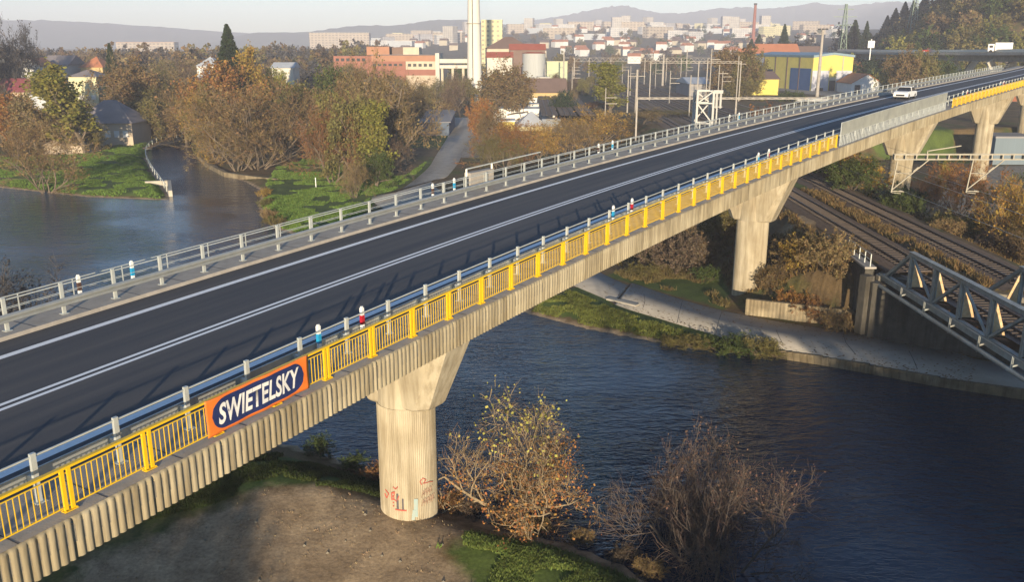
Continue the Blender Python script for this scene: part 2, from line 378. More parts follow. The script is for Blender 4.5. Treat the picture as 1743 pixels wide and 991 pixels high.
for nm, ar in (('grass', np.maximum(mask(LAWNS, 1.3)*ss(.3, 1.6, river_d), .0)), ('earth', np.maximum(mask(EARTH, 3.2), (1-ss(.2,1.2,river_d))*.75)), ('gravel', mask(GRAV, 3))):
    at_ = ground.data.attributes.new(nm, 'FLOAT', 'POINT'); at_.data.foreach_set('value', ar.astype(np.float32).ravel())
def gh(x, y): return float(height(np.array([x]), np.array([y]))[0])

wv = MB(); wv.add([(-400,-200,ZW),(400,-200,ZW),(400,260,ZW),(-400,260,ZW)], [(0,1,2,3)])
tag(wv.build('river', MT['water']), 'dark blue rippled river', kind='structure')
# riverside path
z = ZG + .06
V = [(x, y, z) for x, y in PA] + [(x, y, z) for x, y in PB]; k = len(PA)
V += [(x, y, z-.35) for x, y in PA] + [(x, y, z-.35) for x, y in PB]
FQ = [(j, j+1, k+j+1, k+j) for j in range(k-1)] + [(j+1, j, 2*k+j, 2*k+j+1) for j in range(k-1)] + [(k+j, k+j+1, 3*k+j+1, 3*k+j) for j in range(k-1)]
tag(np_mesh('path', V, FQ, MT['path']), 'grey asphalt riverside path curving under the viaduct', kind='structure')

r = np.random.default_rng(77); Pc = []
for _ in range(2600):
    i = r.integers(8, len(PA)-2); e = r.random()**2.2*.5; e = e if r.random() < .5 else 1-e; q = PA[i]*(1-e)+PB[i]*e + r.normal(0,.25,2); Pc.append((q[0], q[1], ZG+.075))
Pc = np.array(Pc); Vs_ = []
for x, y, z_ in Pc: a = r.random()*6.283; s_ = r.uniform(.03,.11); Vs_ += [(x+s_*math.cos(a+k*1.571), y+s_*math.sin(a+k*1.571)*.7, z_+r.uniform(0,.02)) for k in range(4)]
lv = np_mesh('fallen_leaves', Vs_, np.arange(len(Vs_)).reshape(-1,4), mat('dead_leaf', (.26,.15,.06), .9, var=.5, scale=5)); tag(lv, 'brown fallen leaves gathered along the path edges', kind='stuff')
mb = MB()
for i in range(14, len(PA)-8, 5):
    t0 = r.uniform(0,.3); t1 = r.uniform(.6,1); p = PA[i]*(1-t0)+PB[i]*t0; q = PA[min(i+1,len(PA)-1)]*(1-t1)+PB[min(i+1,len(PA)-1)]*t1; m_ = (p+q)/2 + r.normal(0,.15,2)
    for u, v_ in ((p,m_),(m_,q)): mb.bar((u[0],u[1],ZG+.064), (v_[0],v_[1],ZG+.064), .035, .006)
tag(mb.build('tar_seams', MT['dark']), 'dark repaired cracks across the riverside path', kind='stuff')
# ------------------------------------------------------------------ the road viaduct
BP = dict(X0=-16.431113, Y0=21.37591, psi=.517306, k0=.002379, k1=-1.72789e-5, g0=.029221, g1=2.84989e-5, g2=-1.14147e-6)
SP = 2.198176
NK, NW, NPL, NGR, NY, NE = 5.564, 4.024, 6.13, -6.32, -7.282, -7.61
NEL = 7.25
_S = np.linspace(-40, 320, 3601); _h = BP['psi'] + BP['k0']*_S + BP['k1']*_S**2/2
_i0 = int(round(40/.1)); _cx = np.concatenate([[0], np.cumsum((np.sin(_h[1:])+np.sin(_h[:-1]))/2*.1)]); _cy = np.concatenate([[0], np.cumsum((np.cos(_h[1:])+np.cos(_h[:-1]))/2*.1)])
_cx += BP['X0'] - _cx[_i0]; _cy += BP['Y0'] - _cy[_i0]
def bh(s): return BP['psi'] + BP['k0']*s + BP['k1']*s*s/2
def bz(s): return BP['g0']*s + BP['g1']*s*s/2 + BP['g2']*s**3/6
def B(s, n_, z=0.0):                       # point on the viaduct: along, to the left, above the road surface
    h = bh(s); return (float(np.interp(s, _S, _cx) - n_*math.cos(h)), float(np.interp(s, _S, _cy) + n_*math.sin(h)), float(bz(s) + z))
def sweep(name, prof, s0, s1, ds, m, parent, closed=True, attr=False, smooth=False):
    ns = max(2, int(round((s1-s0)/ds))+1); S_ = np.linspace(s0, s1, ns); k = len(prof)
    V = [B(s, a, z) for s in S_ for a, z in prof]
    if parent is not None: L = parent.location; V = [(x-L.x, y-L.y, z-L.z) for x, y, z in V]
    V = [tuple(q) for q in V]; kk = k if closed else k-1
    Fc = [(i*k+j, (i+1)*k+j, (i+1)*k+(j+1) % k, i*k+(j+1) % k) for i in range(ns-1) for j in range(kk)]
    me = bpy.data.meshes.new(name); 
    if closed: Fc += [tuple(range(k)), tuple(range((ns-1)*k+k-1, (ns-1)*k-1, -1))]
    me.from_pydata(V, [], Fc); me.materials.append(m)
    if smooth: me.shade_smooth()
    if attr:
        at_ = me.attributes.new('lane', 'FLOAT_VECTOR', 'POINT'); at_.data.foreach_set('vector', np.array([(s, a, 0) for s in S_ for a, z in prof], np.float32).ravel())
    o = bpy.data.objects.new(name, me); COL.objects.link(o)
    if parent is not None: o.parent = parent
    return o
SA, SB = -13.0, 262.0
via = empty('road_viaduct', B(22, .5, 0), 0, 'long pale concrete road viaduct on hammerhead piers crossing the river', 'bridge')
sweep('deck_slab', [(NE+.02,-.06),(NEL-.02,-.06),(NEL-.02,-.55),(4.4,-.75),(3.4,-2.0),(-3.0,-2.0),(-4.2,-.75),(NE+.02,-.50)], SA, SB, 2.2, MT['concrete_dark'], via)
sweep('road_surface', [(-NK+.02,0.0),(-2.8,.0),(0,.0),(2.8,.0),(NK-.02,0.0)], SA, SB, 1.1, MT['asphalt'], via, closed=False, attr=True)
sweep('kerb_ledge', [(NK,-.05),(NK+.03,.14),(NEL,.12),(NEL,-.9),(NEL-.2,-.9),(NEL-.2,-.05)], SA, SB, 2.2, MT['concrete_ledge'], via)
sweep('kerb_ledge', [(-NK,-.05),(NE+.05,-.05),(NE+.05,.12),(-NK-.03,.14)], SA, SB, 2.2, MT['concrete_ledge'], via)
# ribbed edge beam, one element between two posts: ribs are part of its surface
pv = MB(); rib = .2198
ks = int((SB-SA)/rib)
S_, U_ = [], []
for j in range(ks):
    s = SA + j*rib
    joint = abs(((s+.35) / SP) % 1.0) < .048
    for du, dn in ((0,.022),(.12,.022),(.26,-.010),(.42,-.022),(.62,-.022),(.78,-.010),(.92,.022)):
        S_.append(s + du*rib); U_.append(dn if not (joint and du > .7) else .10)
rows = [(.125,1),( .10,1),(.02,1),(-.45,1),(-.84,1),(-.90,.3)]
V = []
for s, dn in zip(S_, U_):
    for q, (zz, kf) in enumerate(rows):
        nn = NE + (0 if q == 0 else (dn*(0.2 if q == 1 else 1)))
        if q == 0: nn = NE + .06
        V.append(B(s, nn, zz))
k = len(rows); n_ = len(S_)
V = np.array(V) - np.array(via.location); idx = np.arange((n_-1)*(k-1)); a0 = (idx//(k-1))*k + idx % (k-1)
m_rib = mat('ribbed_concrete', (.50,.43,.29), .85, streak=.45, var=.40, scale=1.3, bump=.25, bscale=10, stretch=(1,1,.18))
np_mesh('ribbed_edge_beam', V, np.stack([a0, a0+1, a0+k+1, a0+k], -1), m_rib, via)
# painted lines
zl = .004
for nm, a, b_ in (('edge_line', NW-.16, NW+.16), ('centre_line', .09, .26), ('centre_line', -.26, -.09), ('edge_line', -NW-.16, -NW+.16)):
    sweep(nm, [(b_, zl), (a, zl)], SA, SB, 1.1, MT['white_paint'], via, closed=False)
# thin surface joints and drip stains stay with the ledge
jm = MB()
for i in range(-4, 110):
    s = i*SP + .9
    for a, b_ in ((NE+.06, -NK-.05), (NK+.05, NEL)):
        p0 = B(s, a, .1255); p1 = B(s, b_, .1435) if a < 0 else B(s, b_, .1255)
        if a > 0: p0 = B(s, a, .1435)
        if i < 38: jm = MB(); jm.bar(p0, p1, .014, .008); jm.build('ledge_joint', MT['dark'], via)


def pier(s, nm):
    c = B(s, .508, 0); h = bh(s); base = empty('viaduct_pier', (c[0], c[1], ZG-.6), 0)
    return c, h
PIER_LAB = ['pier', 'pier', 'pier', 'pier']
m_fl = mat('pier_concrete', (.55,.48,.35), .85, streak=.35, var=.30, scale=.7, bump=.2, bscale=9, stretch=(1,1,.3))
def make_pier(s, parent):
    zb = -1.96
    c = B(s, .508, 0); h = bh(s); tx, ty = math.sin(h), math.cos(h); nx_, ny_ = -math.cos(h), math.sin(h)
    zd = bz(s); zj = zd - 7.35; zbot = ZG - 1.6
    def P(a, t, z): return (c[0] + nx_*a + tx*t, c[1] + ny_*a + ty*t, z)   # a: across, t: along
    # fluted shaft
    R = 1.46; NF = 84; V = []; 
    zs = [zbot, ZG+2, ZG+5, zj-.02, zj+.0]
    for z_ in zs:
        for q in range(NF*3):
            A = 2*math.pi*q/(NF*3); r = R + (.010 if q % 3 else -.016)
            V.append(P(r*math.cos(A), r*math.sin(A), z_))
    k = NF*3; Fc = [(i*k+j, i*k+(j+1) % k, (i+1)*k+(j+1) % k, (i+1)*k+j) for i in range(len(zs)-1) for j in range(k)]
    mb = MB(); mb.add(V, Fc); mb.build('shaft', m_fl, parent)
    # hammerhead: chamfered block that flares outwards to the girder
    def ring(hw, ht, ch, z_, z2=None):
        return [P(hw, ht-ch, z_), P(hw-ch, ht, z_), P(-hw+ch, ht, z_), P(-hw, ht-ch, z_), P(-hw, -ht+ch, z_), P(-hw+ch, -ht, z_), P(hw-ch, -ht, z_), P(hw, -ht+ch, z_)]
    rings = [ring(1.9, 1.10, .55, zj), ring(1.98, 1.20, .55, zj+.12), ring(3.7, 1.45, .45, zd-3.0), ring(4.05, 1.5, .4, zd-2.02)]
    mb = MB(); V = sum(rings, []); Fc = [(i*8+j, i*8+(j+1) % 8, (i+1)*8+(j+1) % 8, (i+1)*8+j) for i in range(len(rings)-1) for j in range(8)] + [tuple(range(7,-1,-1)), tuple(range(24,32))]
    mb.add(V, Fc)
    cap = mb.build('pier_cap', m_fl, parent)
    # half-round facing that carries the shaft up into the cap
    V = []
    for z_, r0 in ((zj+.001, 1.44), (zj+2.0, 1.42), (zd-3.2, 1.30)):
        for q in range(40):
            A = 2*math.pi*q/40; V.append(P(r0*math.cos(A), r0*math.sin(A)*1.0, z_))
    mb = MB(); mb.add(V, [(i*40+j, i*40+(j+1) % 40, (i+1)*40+(j+1) % 40, (i+1)*40+j) for i in range(2) for j in range(40)])
    mb.build('cap_core', m_fl, parent)
    return P, R, c
PIERS = []
for s, lab in ((22.37,'nearest pier with graffiti at its foot'),(71.1,None),(120.4,None),(170.26,None),(219.5,None),):
    pe = empty('pier', B(s, .508, -14)); pe.parent = None
    pe.location = B(s, .508, -10); pe.parent = via; pe.matrix_parent_inverse = Matrix.Identity(4)
    loc = Vector(B(s, .508, -10)); pe.location = loc - Vector(via.location)
    # children are written relative to the pier's own base
    class _P: pass
    q = _P(); q.location = loc
    before = set(bpy.data.objects)
    P_, R_, c_ = make_pier(s, None)
    for o in set(bpy.data.objects) - before:
        me = o.data; co = np.empty(len(me.vertices)*3, np.float32); me.vertices.foreach_get('co', co); co = co.reshape(-1,3) - np.array(loc, np.float32); me.vertices.foreach_set('co', co.ravel()); me.update(); o.parent = pe
    if lab: tag(pe, 'pier shaft with red, black and pale blue graffiti at its foot')
    PIERS.append((P_, R_, c_, s, pe, loc))

# graffiti on the nearest pier, as paint strokes lying on the shaft
m_red = mat('red_spray', (.50,.10,.07), .7, var=.4, scale=6); m_blk = mat('black_spray', (.10,.09,.10), .7, var=.3, scale=6); m_teal = mat('pale_blue_spray', (.24,.38,.40), .7, var=.25, scale=3, c2=(.38,.37,.30)); m_brn = mat('brown_spray', (.33,.22,.15), .7, var=.4, scale=6)
P_, R_, c_, s_, pe, loc = PIERS[0]
def onshaft(ang, z_): return P_((R_+.03)*math.cos(ang), (R_+.03)*math.sin(ang), z_)
cdir = math.atan2(-c_[1], -c_[0])          # towards the camera
hh = bh(s_)
def ang_of(world):                          # world bearing -> shaft angle
    vx, vy = math.cos(world), math.sin(world); return math.atan2(vx*math.sin(hh)+vy*math.cos(hh), -vx*math.cos(hh)+vy*math.sin(hh))
A0 = ang_of(cdir)
sgn = 1 if (lambda a: (P_(math.cos(a+.3), math.sin(a+.3), 0)[0] > P_(math.cos(a), math.sin(a), 0)[0]))(A0) else -1
def stroke(pts, m, wd=.05, name='graffiti'):
    mb = MB()
    for a, b_ in zip(pts[:-1], pts[1:]):
        for t in range(3):
            u0, u1 = t/3, (t+1)/3
            q0 = (a[0]+(b_[0]-a[0])*u0, a[1]+(b_[1]-a[1])*u0); q1 = (a[0]+(b_[0]-a[0])*u1, a[1]+(b_[1]-a[1])*u1)
            mb.bar(onshaft(A0+sgn*q0[0], ZG+q0[1]), onshaft(A0+sgn*q1[0], ZG+q1[1]), wd, .012, up=(math.cos(cdir), math.sin(cdir), 0))
    o = mb.build(name, m); me = o.data; co = np.empty(len(me.vertices)*3, np.float32); me.vertices.foreach_get('co', co); me.vertices.foreach_set('co', (co.reshape(-1,3)-np.array(loc, np.float32)).ravel()); o.parent = pe
stroke([(-.62,1.2),(-.62,1.6),(-.5,1.7),(-.55,1.3),(-.42,1.15),(-.35,1.5)], m_red)
stroke([(-.95,1.4),(-.85,1.2),(-.75,1.5),(-.9,1.65)], m_red); stroke([(-.55,1.95),(-.45,1.85),(-.38,2.0)], m_red)
stroke([(-.40,.75),(-.40,1.6)], m_blk, .10); stroke([(-.22,.75),(-.22,1.35)], m_blk, .08); stroke([(-.5,.72),(-.1,.70)], m_red, .07)
for q in range(5): stroke([(-.56,.85+.18*q),(-.56,.93+.18*q)], m_red, .06)
stroke([(.20,.3),(.22,1.3)], m_teal, .20); stroke([(.10,.15),(.16,.7)], m_teal, .16)
rg = random.Random(4)
for q in range(9):
    a0, z0 = .42+.11*(q % 5), .8+.45*(q//5)*1.0 + .1*rg.random()
    stroke([(a0,z0),(a0+.07,z0+.35),(a0+.13,z0+.1),(a0+.05,z0+.22),(a0+.16,z0+.42)], m_brn, .04)
stroke([(.45,2.0),(.38,2.2),(.5,2.35),(.62,2.2),(.5,2.05),(.8,2.0),(.95,1.9)], m_red, .04)

# yellow railing, interrupted by the mesh screen over the railway
def railing(i0, i1, label, group=None):
    s0, s1 = i0*SP+.12, i1*SP+.12
    r = empty('railing', B(s0, NY, .12), 0, label, 'railing', group)
    e = 1e-3
    sweep('top_rail', [(NY+.055,1.16),(NY-.055,1.16),(NY-.055,1.22),(NY+.055,1.22)], s0-.1, s1+.1, SP/2, MT['yellow'], r)
    sweep('bottom_rail', [(NY+.015,.235),(NY-.015,.235),(NY-.015,.265),(NY+.015,.265)], s0, s1, SP/2, MT['yellow'], r)
    sweep('upper_rail', [(NY+.014,1.04),(NY-.014,1.04),(NY-.014,1.065),(NY+.014,1.065)], s0, s1, SP/2, MT['yellow'], r)
    for i in range(i0, i1+1):
        s = i*SP + .12; h = bh(s)
        mb = MB()
        for ds in (-.085, .085):
            p = B(s+ds, NY, 0); mb.box((p[0], p[1], p[2]+.655), (.062, .09, 1.01), -h)
        p = B(s, NY, 0); mb.box((p[0], p[1], p[2]+.148), (.16, .34, .02), -h)
        for a, b_ in ((-.06,-.14),(.06,-.14),(-.06,.14),(.06,.14)):
            q = B(s+b_, NY+a, 0); mb.box((q[0], q[1], q[2]+.172), (.03,.03,.025), -h)
        mb.build('post', MT['yellow'], r)
        if i < i1:
            mb = MB(); nb = 13
            for k in range(1, nb+1):
                p = B(s + .1 + (SP-.2)*k/(nb+1), NY, 0); mb.box((p[0], p[1], p[2]+.65), (.016,.016,.80), -h)
            mb.build('baluster_panel', MT['yellow'], r)
    return r
railing(-5, 31, 'bright yellow steel railing on the near side, carrying the banner')
railing(50, 108, 'distant bright yellow railing beyond the pale mesh screen')

# guardrails on both sides
def guardrail(n_post, n_beam, phase, i0, i1, label, outer=None, ht=1.2):
    s0, s1 = i0*SP+phase, i1*SP+phase; sg = 1 if n_beam > n_post else -1
    r = empty('guardrail', B(s0, n_post, .12), 0, label, 'guardrail')
    a = n_beam; d_ = .04*sg
    sweep('rail_beam', [(a,.52),(a+d_*2,.56),(a+d_*2,.63),(a,.675),(a+d_*2,.72),(a+d_*2,.79),(a,.83),(a-d_,.83),(a-d_,.52)], s0-1, s1+1, SP/2, MT['steel'], r)
    sweep('handrail', [(n_post+.02,ht+.06),(n_post-.02,ht+.06),(n_post-.02,ht+.10),(n_post+.02,ht+.10)], s0-1, s1+1, SP/2, MT['steel_pale'], r)
    for i in range(i0, i1+1):
        s = i*SP + phase; h = bh(s); mb = MB()
        p = B(s, n_post, 0); mb.box((p[0], p[1], p[2]+.13+ht/2+.02), (.085,.13,ht+.02), -h)
        mb.box((p[0], p[1], p[2]+.145), (.26,.26,.02), -h)
        q = B(s, (n_post+a-d_)/2, .675); mb.box(q, (abs(n_post-a)-.03, .10, .20), -h)
        mb.build('post', MT['steel_pale'], r)
    return r
g1 = guardrail(NGR, NGR+.30, 0.0, -5, 93, 'grey steel guardrail beside the walkway on the near side of the road')
g2 = guardrail(NPL, NPL-.30, .149, -1, 97, 'grey steel guardrail along the far side of the road')
sweep('mid_wire', [(NPL+.01,.98),(NPL-.01,.98),(NPL-.01,1.0),(NPL+.01,1.0)], 0, 230, SP, MT['steel_pale'], g2)
of = empty('railing', B(-2, NEL-.12, .12), 0, 'thin grey outer handrail behind the far guardrail', 'railing')
sweep('top_rail', [(NEL-.10,1.08),(NEL-.14,1.08),(NEL-.14,1.115),(NEL-.10,1.115)], -3, 236, SP, MT['steel_pale'], of)
sweep('bottom_rail', [(NEL-.11,.62),(NEL-.13,.62),(NEL-.13,.64),(NEL-.11,.64)], -3, 236, SP, MT['steel_pale'], of)
for i in range(-1, 97):
    s = (i+.5)*SP + .149; p = B(s, NEL-.12, 0); mb = MB(); mb.box((p[0], p[1], p[2]+.62), (.03,.035,.99), -bh(s)); mb.build('post', MT['steel_pale'], of)

# mesh screen over the railway
m, n, b = base_mat('screen_mesh', .55, .2, .4)
b.inputs['Base Color'].default_value = (.50,.50,.43,1)
tr = n.new('ShaderNodeBsdfTransparent'); mxs = n.new('ShaderNodeMixShader'); geo = n.new('ShaderNodeNewGeometry'); t = n.new('ShaderNodeTexNoise'); t.inputs['Scale'].default_value = .6; t.inputs['Detail'].default_value = 4
n.link(geo.outputs['Position'], t.inputs['Vector']); mr = n.new('ShaderNodeMapRange'); mr.inputs[1].default_value = .3; mr.inputs[2].default_value = .7; mr.inputs[3].default_value = .48; mr.inputs[4].default_value = .78; n.link(t.outputs['Fac'], mr.inputs[0])
n.link(mr.outputs[0], mxs.inputs[0]); n.link(tr.outputs[0], mxs.inputs[1]); n.link(b.outputs[0], mxs.inputs[2]); n.link(mxs.outputs[0], n.n['Material Output'].inputs[0])
m_mesh = m
scr = empty('mesh_screen', B(32*SP, NY, .12), 0, 'tall pale grey mesh screen on the viaduct above the railway tracks', 'screen')
i0, i1 = 32, 49
for i in range(i0, i1):
    s = i*SP - .9; e = s + SP
    mb = MB(); mb.add([B(s+.03, NY, 1.02), B(e-.03, NY, 1.02), B(e-.03, NY, 2.08), B(s+.03, NY, 2.08)], [(0,1,2,3)])
    mb.add([B(s+.03, NY-.02, 1.02), B(e-.03, NY-.02, 1.02), B(e-.03, NY-.02, 2.08), B(s+.03, NY-.02, 2.08)], [(0,1,2,3)])
    mb.build('mesh_panel', m_mesh, scr)
    mb = MB()
    for k in range(5):
        p = B(s + SP*(k+.5)/5, NY, 0); mb.box((p[0], p[1], p[2]+.58), (.05,.09,.88), -bh(s))
    mb.build('slat_panel', MT['steel_pale'], scr)
for i in range(i0, i1+1):
    s = i*SP - .9; p = B(s, NY+.05, 0); mb = MB(); mb.box((p[0], p[1], p[2]+1.11), (.07,.07,1.96), -bh(s)); mb.build('post', MT['steel_pale'], scr)
sweep('rail', [(NY+.03,1.0),(NY-.03,1.0),(NY-.03,1.04),(NY+.03,1.04)], i0*SP-.9, i1*SP-.9, SP/2, MT['steel_pale'], scr)
sweep('rail', [(NY+.03,2.07),(NY-.03,2.07),(NY-.03,2.11),(NY+.03,2.11)], i0*SP-.9, i1*SP-.9, SP/2, MT['steel_pale'], scr)

# marker posts clipped to the guardrails
m_blue = mat('blue_reflector', (.02,.30,.55), .35, var=.15, scale=8); m_rd = mat('red_reflector', (.42,.015,.03), .35, var=.15, scale=8); m_or = mat('dark_reflector', (.09,.05,.04), .4, var=.2, scale=8)
def marker(s, n_, colour, label, group=None, z0=.62):
    mm = {'blue': m_blue, 'red': m_rd, 'dark': m_or}[colour]; p = B(s, n_, z0); h = bh(s)
    r = empty('marker_post', p, 0, label, 'marker post', group)
    mb = MB(); mb.box((p[0], p[1], p[2]+.09), (.10,.12,.18), -h); mb.box((p[0], p[1], p[2]+.66), (.10,.12,.26), -h); mb.box((p[0], p[1], p[2]+.36), (.085,.105,.36), -h); mb.box((p[0], p[1], p[2]+.81), (.06,.08,.06), -h); mb.build('body', MT['white'], r)
    mb = MB(); mb.box((p[0], p[1], p[2]+.37), (.112,.132,.32), -h); mb.build('reflector_band', mm, r)
NG = 'marker posts on the viaduct guardrails'
marker(9.8, NGR+.14, 'blue', 'blue-banded white marker post just right of the orange banner', NG)
marker(11.95, NGR+.14, 'red', 'red-banded white marker post nearest the orange banner', NG)
marker(31.5, NGR+.14, 'blue', 'blue-banded white marker post above the right riverbank', NG)
marker(33.7, NGR+.14, 'red', 'red-banded white marker post above the right riverbank', NG)
marker(53.4, NGR+.14, 'blue', 'blue-banded white marker post just left of the mesh screen', NG)
marker(55.5, NGR+.14, 'red', 'red-banded white marker post just left of the mesh screen', NG)
for q, (s, c) in enumerate(((119.6,'blue'),(122,'red'),(142,'blue'),(144.2,'red'))):
    marker(s, NGR+.14, c, '%s-banded marker post behind the distant yellow railing, %s' % (c, 'nearer pair' if q < 2 else 'farther pair'), NG)
marker(9.75, NPL+.12, 'dark', 'dark-banded white marker post on the far guardrail over the left water', NG)
marker(12.1, NPL+.12, 'blue', 'blue-banded white marker post on the far guardrail over the left water', NG)
marker(32.2, NPL+.12, 'dark', 'dark-banded white marker post on the far guardrail beside the curving path', NG)
marker(34.3, NPL+.12, 'blue', 'blue-banded white marker post on the far guardrail beside the curving path', NG)
marker(52.3, NPL+.12, 'dark', 'dark-banded marker post on the far guardrail before the round brown bush', NG)
marker(54.5, NPL+.12, 'blue', 'blue-banded marker post on the far guardrail before the round brown bush', NG)
marker(77.5, NPL+.12, 'dark', 'dark-banded marker post on the far guardrail right of the lattice tower', NG)
marker(79.8, NPL+.12, 'blue', 'blue-banded marker post on the far guardrail right of the lattice tower', NG)
# small control cabinet fixed outside the far guardrail
cb = empty('cable_cabinet', B(38.3, NEL+.1, .3), 0, 'pale steel frame box outside the far guardrail beyond the path', 'cabinet')
mb = MB(); p = B(38.6, NEL+.25, .75); mb.box(p, (.5,2.6,.9), -bh(38)); mb.build('housing', MT['concrete_ledge'], cb)
mb = MB()
for s in (37.2, 40.0): mb.bar(B(s, NEL+.25, .1), B(s, NEL+.25, 1.5), .1)
mb.bar(B(37.2, NEL+.25, 1.5), B(46, NEL+.25, 1.5), .07); mb.build('frame', MT['steel_pale'], cb)

# banner tied to the yellow railing
sb0, sb1 = 4.15, 7.98; smid = (sb0+sb1)/2; hb = bh(smid); pb = Vector(B(smid, NY-.085, 0)); slope = (bz(sb1)-bz(sb0))/(sb1-sb0)
ban = empty('banner', B(smid, NY-.085, .12), 0, 'orange company banner with white letters on a navy lozenge', 'banner')
m_org = mat('orange_vinyl', (.82,.20,.03), .5, var=.14, scale=1.8, bump=.25, bscale=1.2); m_nvy = mat('navy_print', (.022,.035,.12), .5, var=.15, scale=1.8); m_wl = mat('white_print', (.80,.78,.74), .5, var=.1, scale=3)
def BL(a, z_, off=0.0):                    # a along the banner, z above the ledge, off outwards
    sag = .02*math.sin(a*3.1)*.6 + .012*math.sin(a*7+z_*5)
    return (pb.x + math.sin(hb)*a + math.cos(hb)*(off+sag), pb.y + math.cos(hb)*a - math.sin(hb)*(off+sag), pb.z + .0 + slope*a + z_)
Lb = (sb1-sb0)/2; nxs, nzs = 50, 14; V = []; zlo, zhi = .20, 1.235
for i in range(nxs+1):
    for j in range(nzs+1):
        a = -Lb + 2*Lb*i/nxs; z_ = zlo + (zhi-zlo)*j/nzs; V.append(BL(a, z_))
mb = MB(); mb.add(V, [(i*(nzs+1)+j, (i+1)*(nzs+1)+j, (i+1)*(nzs+1)+j+1, i*(nzs+1)+j+1) for i in range(nxs) for j in range(nzs)]); o = mb.build('cloth', m_org, ban, smooth=True)
so_ = o.modifiers.new('solid', 'SOLIDIFY'); so_.thickness = .006; so_.offset = 0
zc = (zlo+zhi)/2; hw, hr = Lb-.19, .435
V = []; Fc = []; nn = 60
for i in range(nn+1):
    a = -hw - hr + (2*hw + 2*hr)*i/nn*1.0
    a = max(-hw-0*hr, min(hw, a)) if False else -hw + 2*hw*i/nn
    e = max(0, abs(a) - (hw-hr)); half = math.sqrt(max(0, hr*hr - e*e))
    for j in range(5): V.append(BL(a, zc + half*(j/2-1), .008))
mb = MB(); mb.add(V, [(i*5+j, (i+1)*5+j, (i+1)*5+j+1, i*5+j+1) for i in range(nn) for j in range(4)]); mb.build('navy_lozenge', m_nvy, ban)
cu = bpy.data.curves.new('lettering', 'FONT'); cu.body = 'SWIETELSKY'; cu.size = .70; cu.align_x = 'CENTER'; cu.align_y = 'CENTER'; cu.offset = .019; cu.extrude = .0; cu.resolution_u = 4; cu.space_character = 1.03
to = bpy.data.objects.new('lettering_src', cu); COL.objects.link(to); bpy.context.view_layer.update()
me = bpy.data.meshes.new_from_object(to.evaluated_get(bpy.context.evaluated_depsgraph_get())); bpy.data.objects.remove(to)
co = np.array([v_.co[:] for v_ in me.vertices]); wx = co[:,0].max()-co[:,0].min(); wz = co[:,1].max()-co[:,1].min()
co[:,0] -= (co[:,0].max()+co[:,0].min())/2; co[:,1] -= (co[:,1].max()+co[:,1].min())/2
sx, sz = 3.0/wx, .61/wz
newc = [BL(x*sx + y*sz*.10, zc + y*sz, .016) for x, y, _ in co]
L = ban.location
for v_, q in zip(me.vertices, newc): v_.co = (q[0]-L.x, q[1]-L.y, q[2]-L.z)
me.materials.clear(); me.materials.append(m_wl); o = bpy.data.objects.new('lettering', me); COL.objects.link(o); o.parent = ban

# white car coming towards us in the far lane
def car(loc, rz, label, paint, L=4.5, Wd=1.85, Hh_=1.55, cat='car'):
    r = empty('car', (0,0,0), 0, label, cat)
    prof = [(-L/2,.35),(-L/2+.05,.80),(-L/2+.35,.95),(-L/2+1.25,1.02),(-L/2+1.35,1.0),(L/2-.5,.98),(L/2-.08,.90),(L/2,.45),(L/2-.1,.28),(-L/2+.1,.25)]
    def loft(pr, ws, m, nm):
        V = []; k = len(pr)
        for sgn_, wf in ((-1, ws),(1, ws)):
            for (x, z_), w_ in zip(pr, wf): V.append((x, sgn_*w_/2, z_))
        mb = MB(); mb.add(V, [tuple(range(k)), tuple(range(2*k-1, k-1, -1))] + [(j, k+j, k+(j+1) % k, (j+1) % k) for j in range(k)]); return mb.build(nm, m, r, local=True, bevel=.04)
    loft(prof, [Wd]*len(prof), paint, 'body')
    cabp = [(-L/2+1.25,.98),(-L/2+1.95,Hh_-.06),(L/2-1.1,Hh_-.04),(L/2-.45,.98)]
    loft(cabp, [Wd-.12, Wd-.4, Wd-.4, Wd-.12], MT['glass'], 'windows')
    mb = MB(); mb.box((.18,0,Hh_-.02), (L-3.1,Wd-.36,.07)); mb.build('roof', paint, r, local=True, bevel=.03)
    for sg_ in (-1,1): mb = MB(); mb.bar((-.25, sg_*(Wd/2-.06), .98), (-.25, sg_*(Wd/2-.2), Hh_-.03), .09); mb.build('door_pillar', paint, r, local=True)
    for x in (-L/2+.85, L/2-.85):
        for sg_ in (-1,1):
            mb = MB(); mb.tube((x, sg_*(Wd/2-.20), .33), (x, sg_*(Wd/2+.02), .33), .33, n=18); wh = mb.build('wheel', MT['black'], r, local=True)
            mb = MB(); mb.tube((x, sg_*(Wd/2+.0), .33), (x, sg_*(Wd/2+.03), .33), .19, n=12); mb.build('rim', MT['steel'], wh, local=True)
    for sg_ in (-1,1):
        mb = MB(); mb.box((-L/2+.06, sg_*.68, .72), (.14,.34,.16)); mb.build('headlight', MT['white'], r, local=True)
        mb = MB(); mb.box((L/2-.03, sg_*.70, .76), (.1,.3,.18)); mb.build('tail_light', m_rd, r, local=True)
    mb = MB(); mb.box((-L/2+.02,0,.50), (.06,1.1,.22)); mb.build('grille', MT['dark'], r, local=True)
    r.location = loc; r.rotation_euler = (0,0,rz); return r
m_car = mat('car_white', (.78,.78,.78), .25, 0, var=.05, scale=1, spec=.6)
sc_ = 123.0; car(B(sc_, 1.75, .01), math.pi/2 - bh(sc_), 'white car driving along the viaduct behind the mesh screen', m_car)

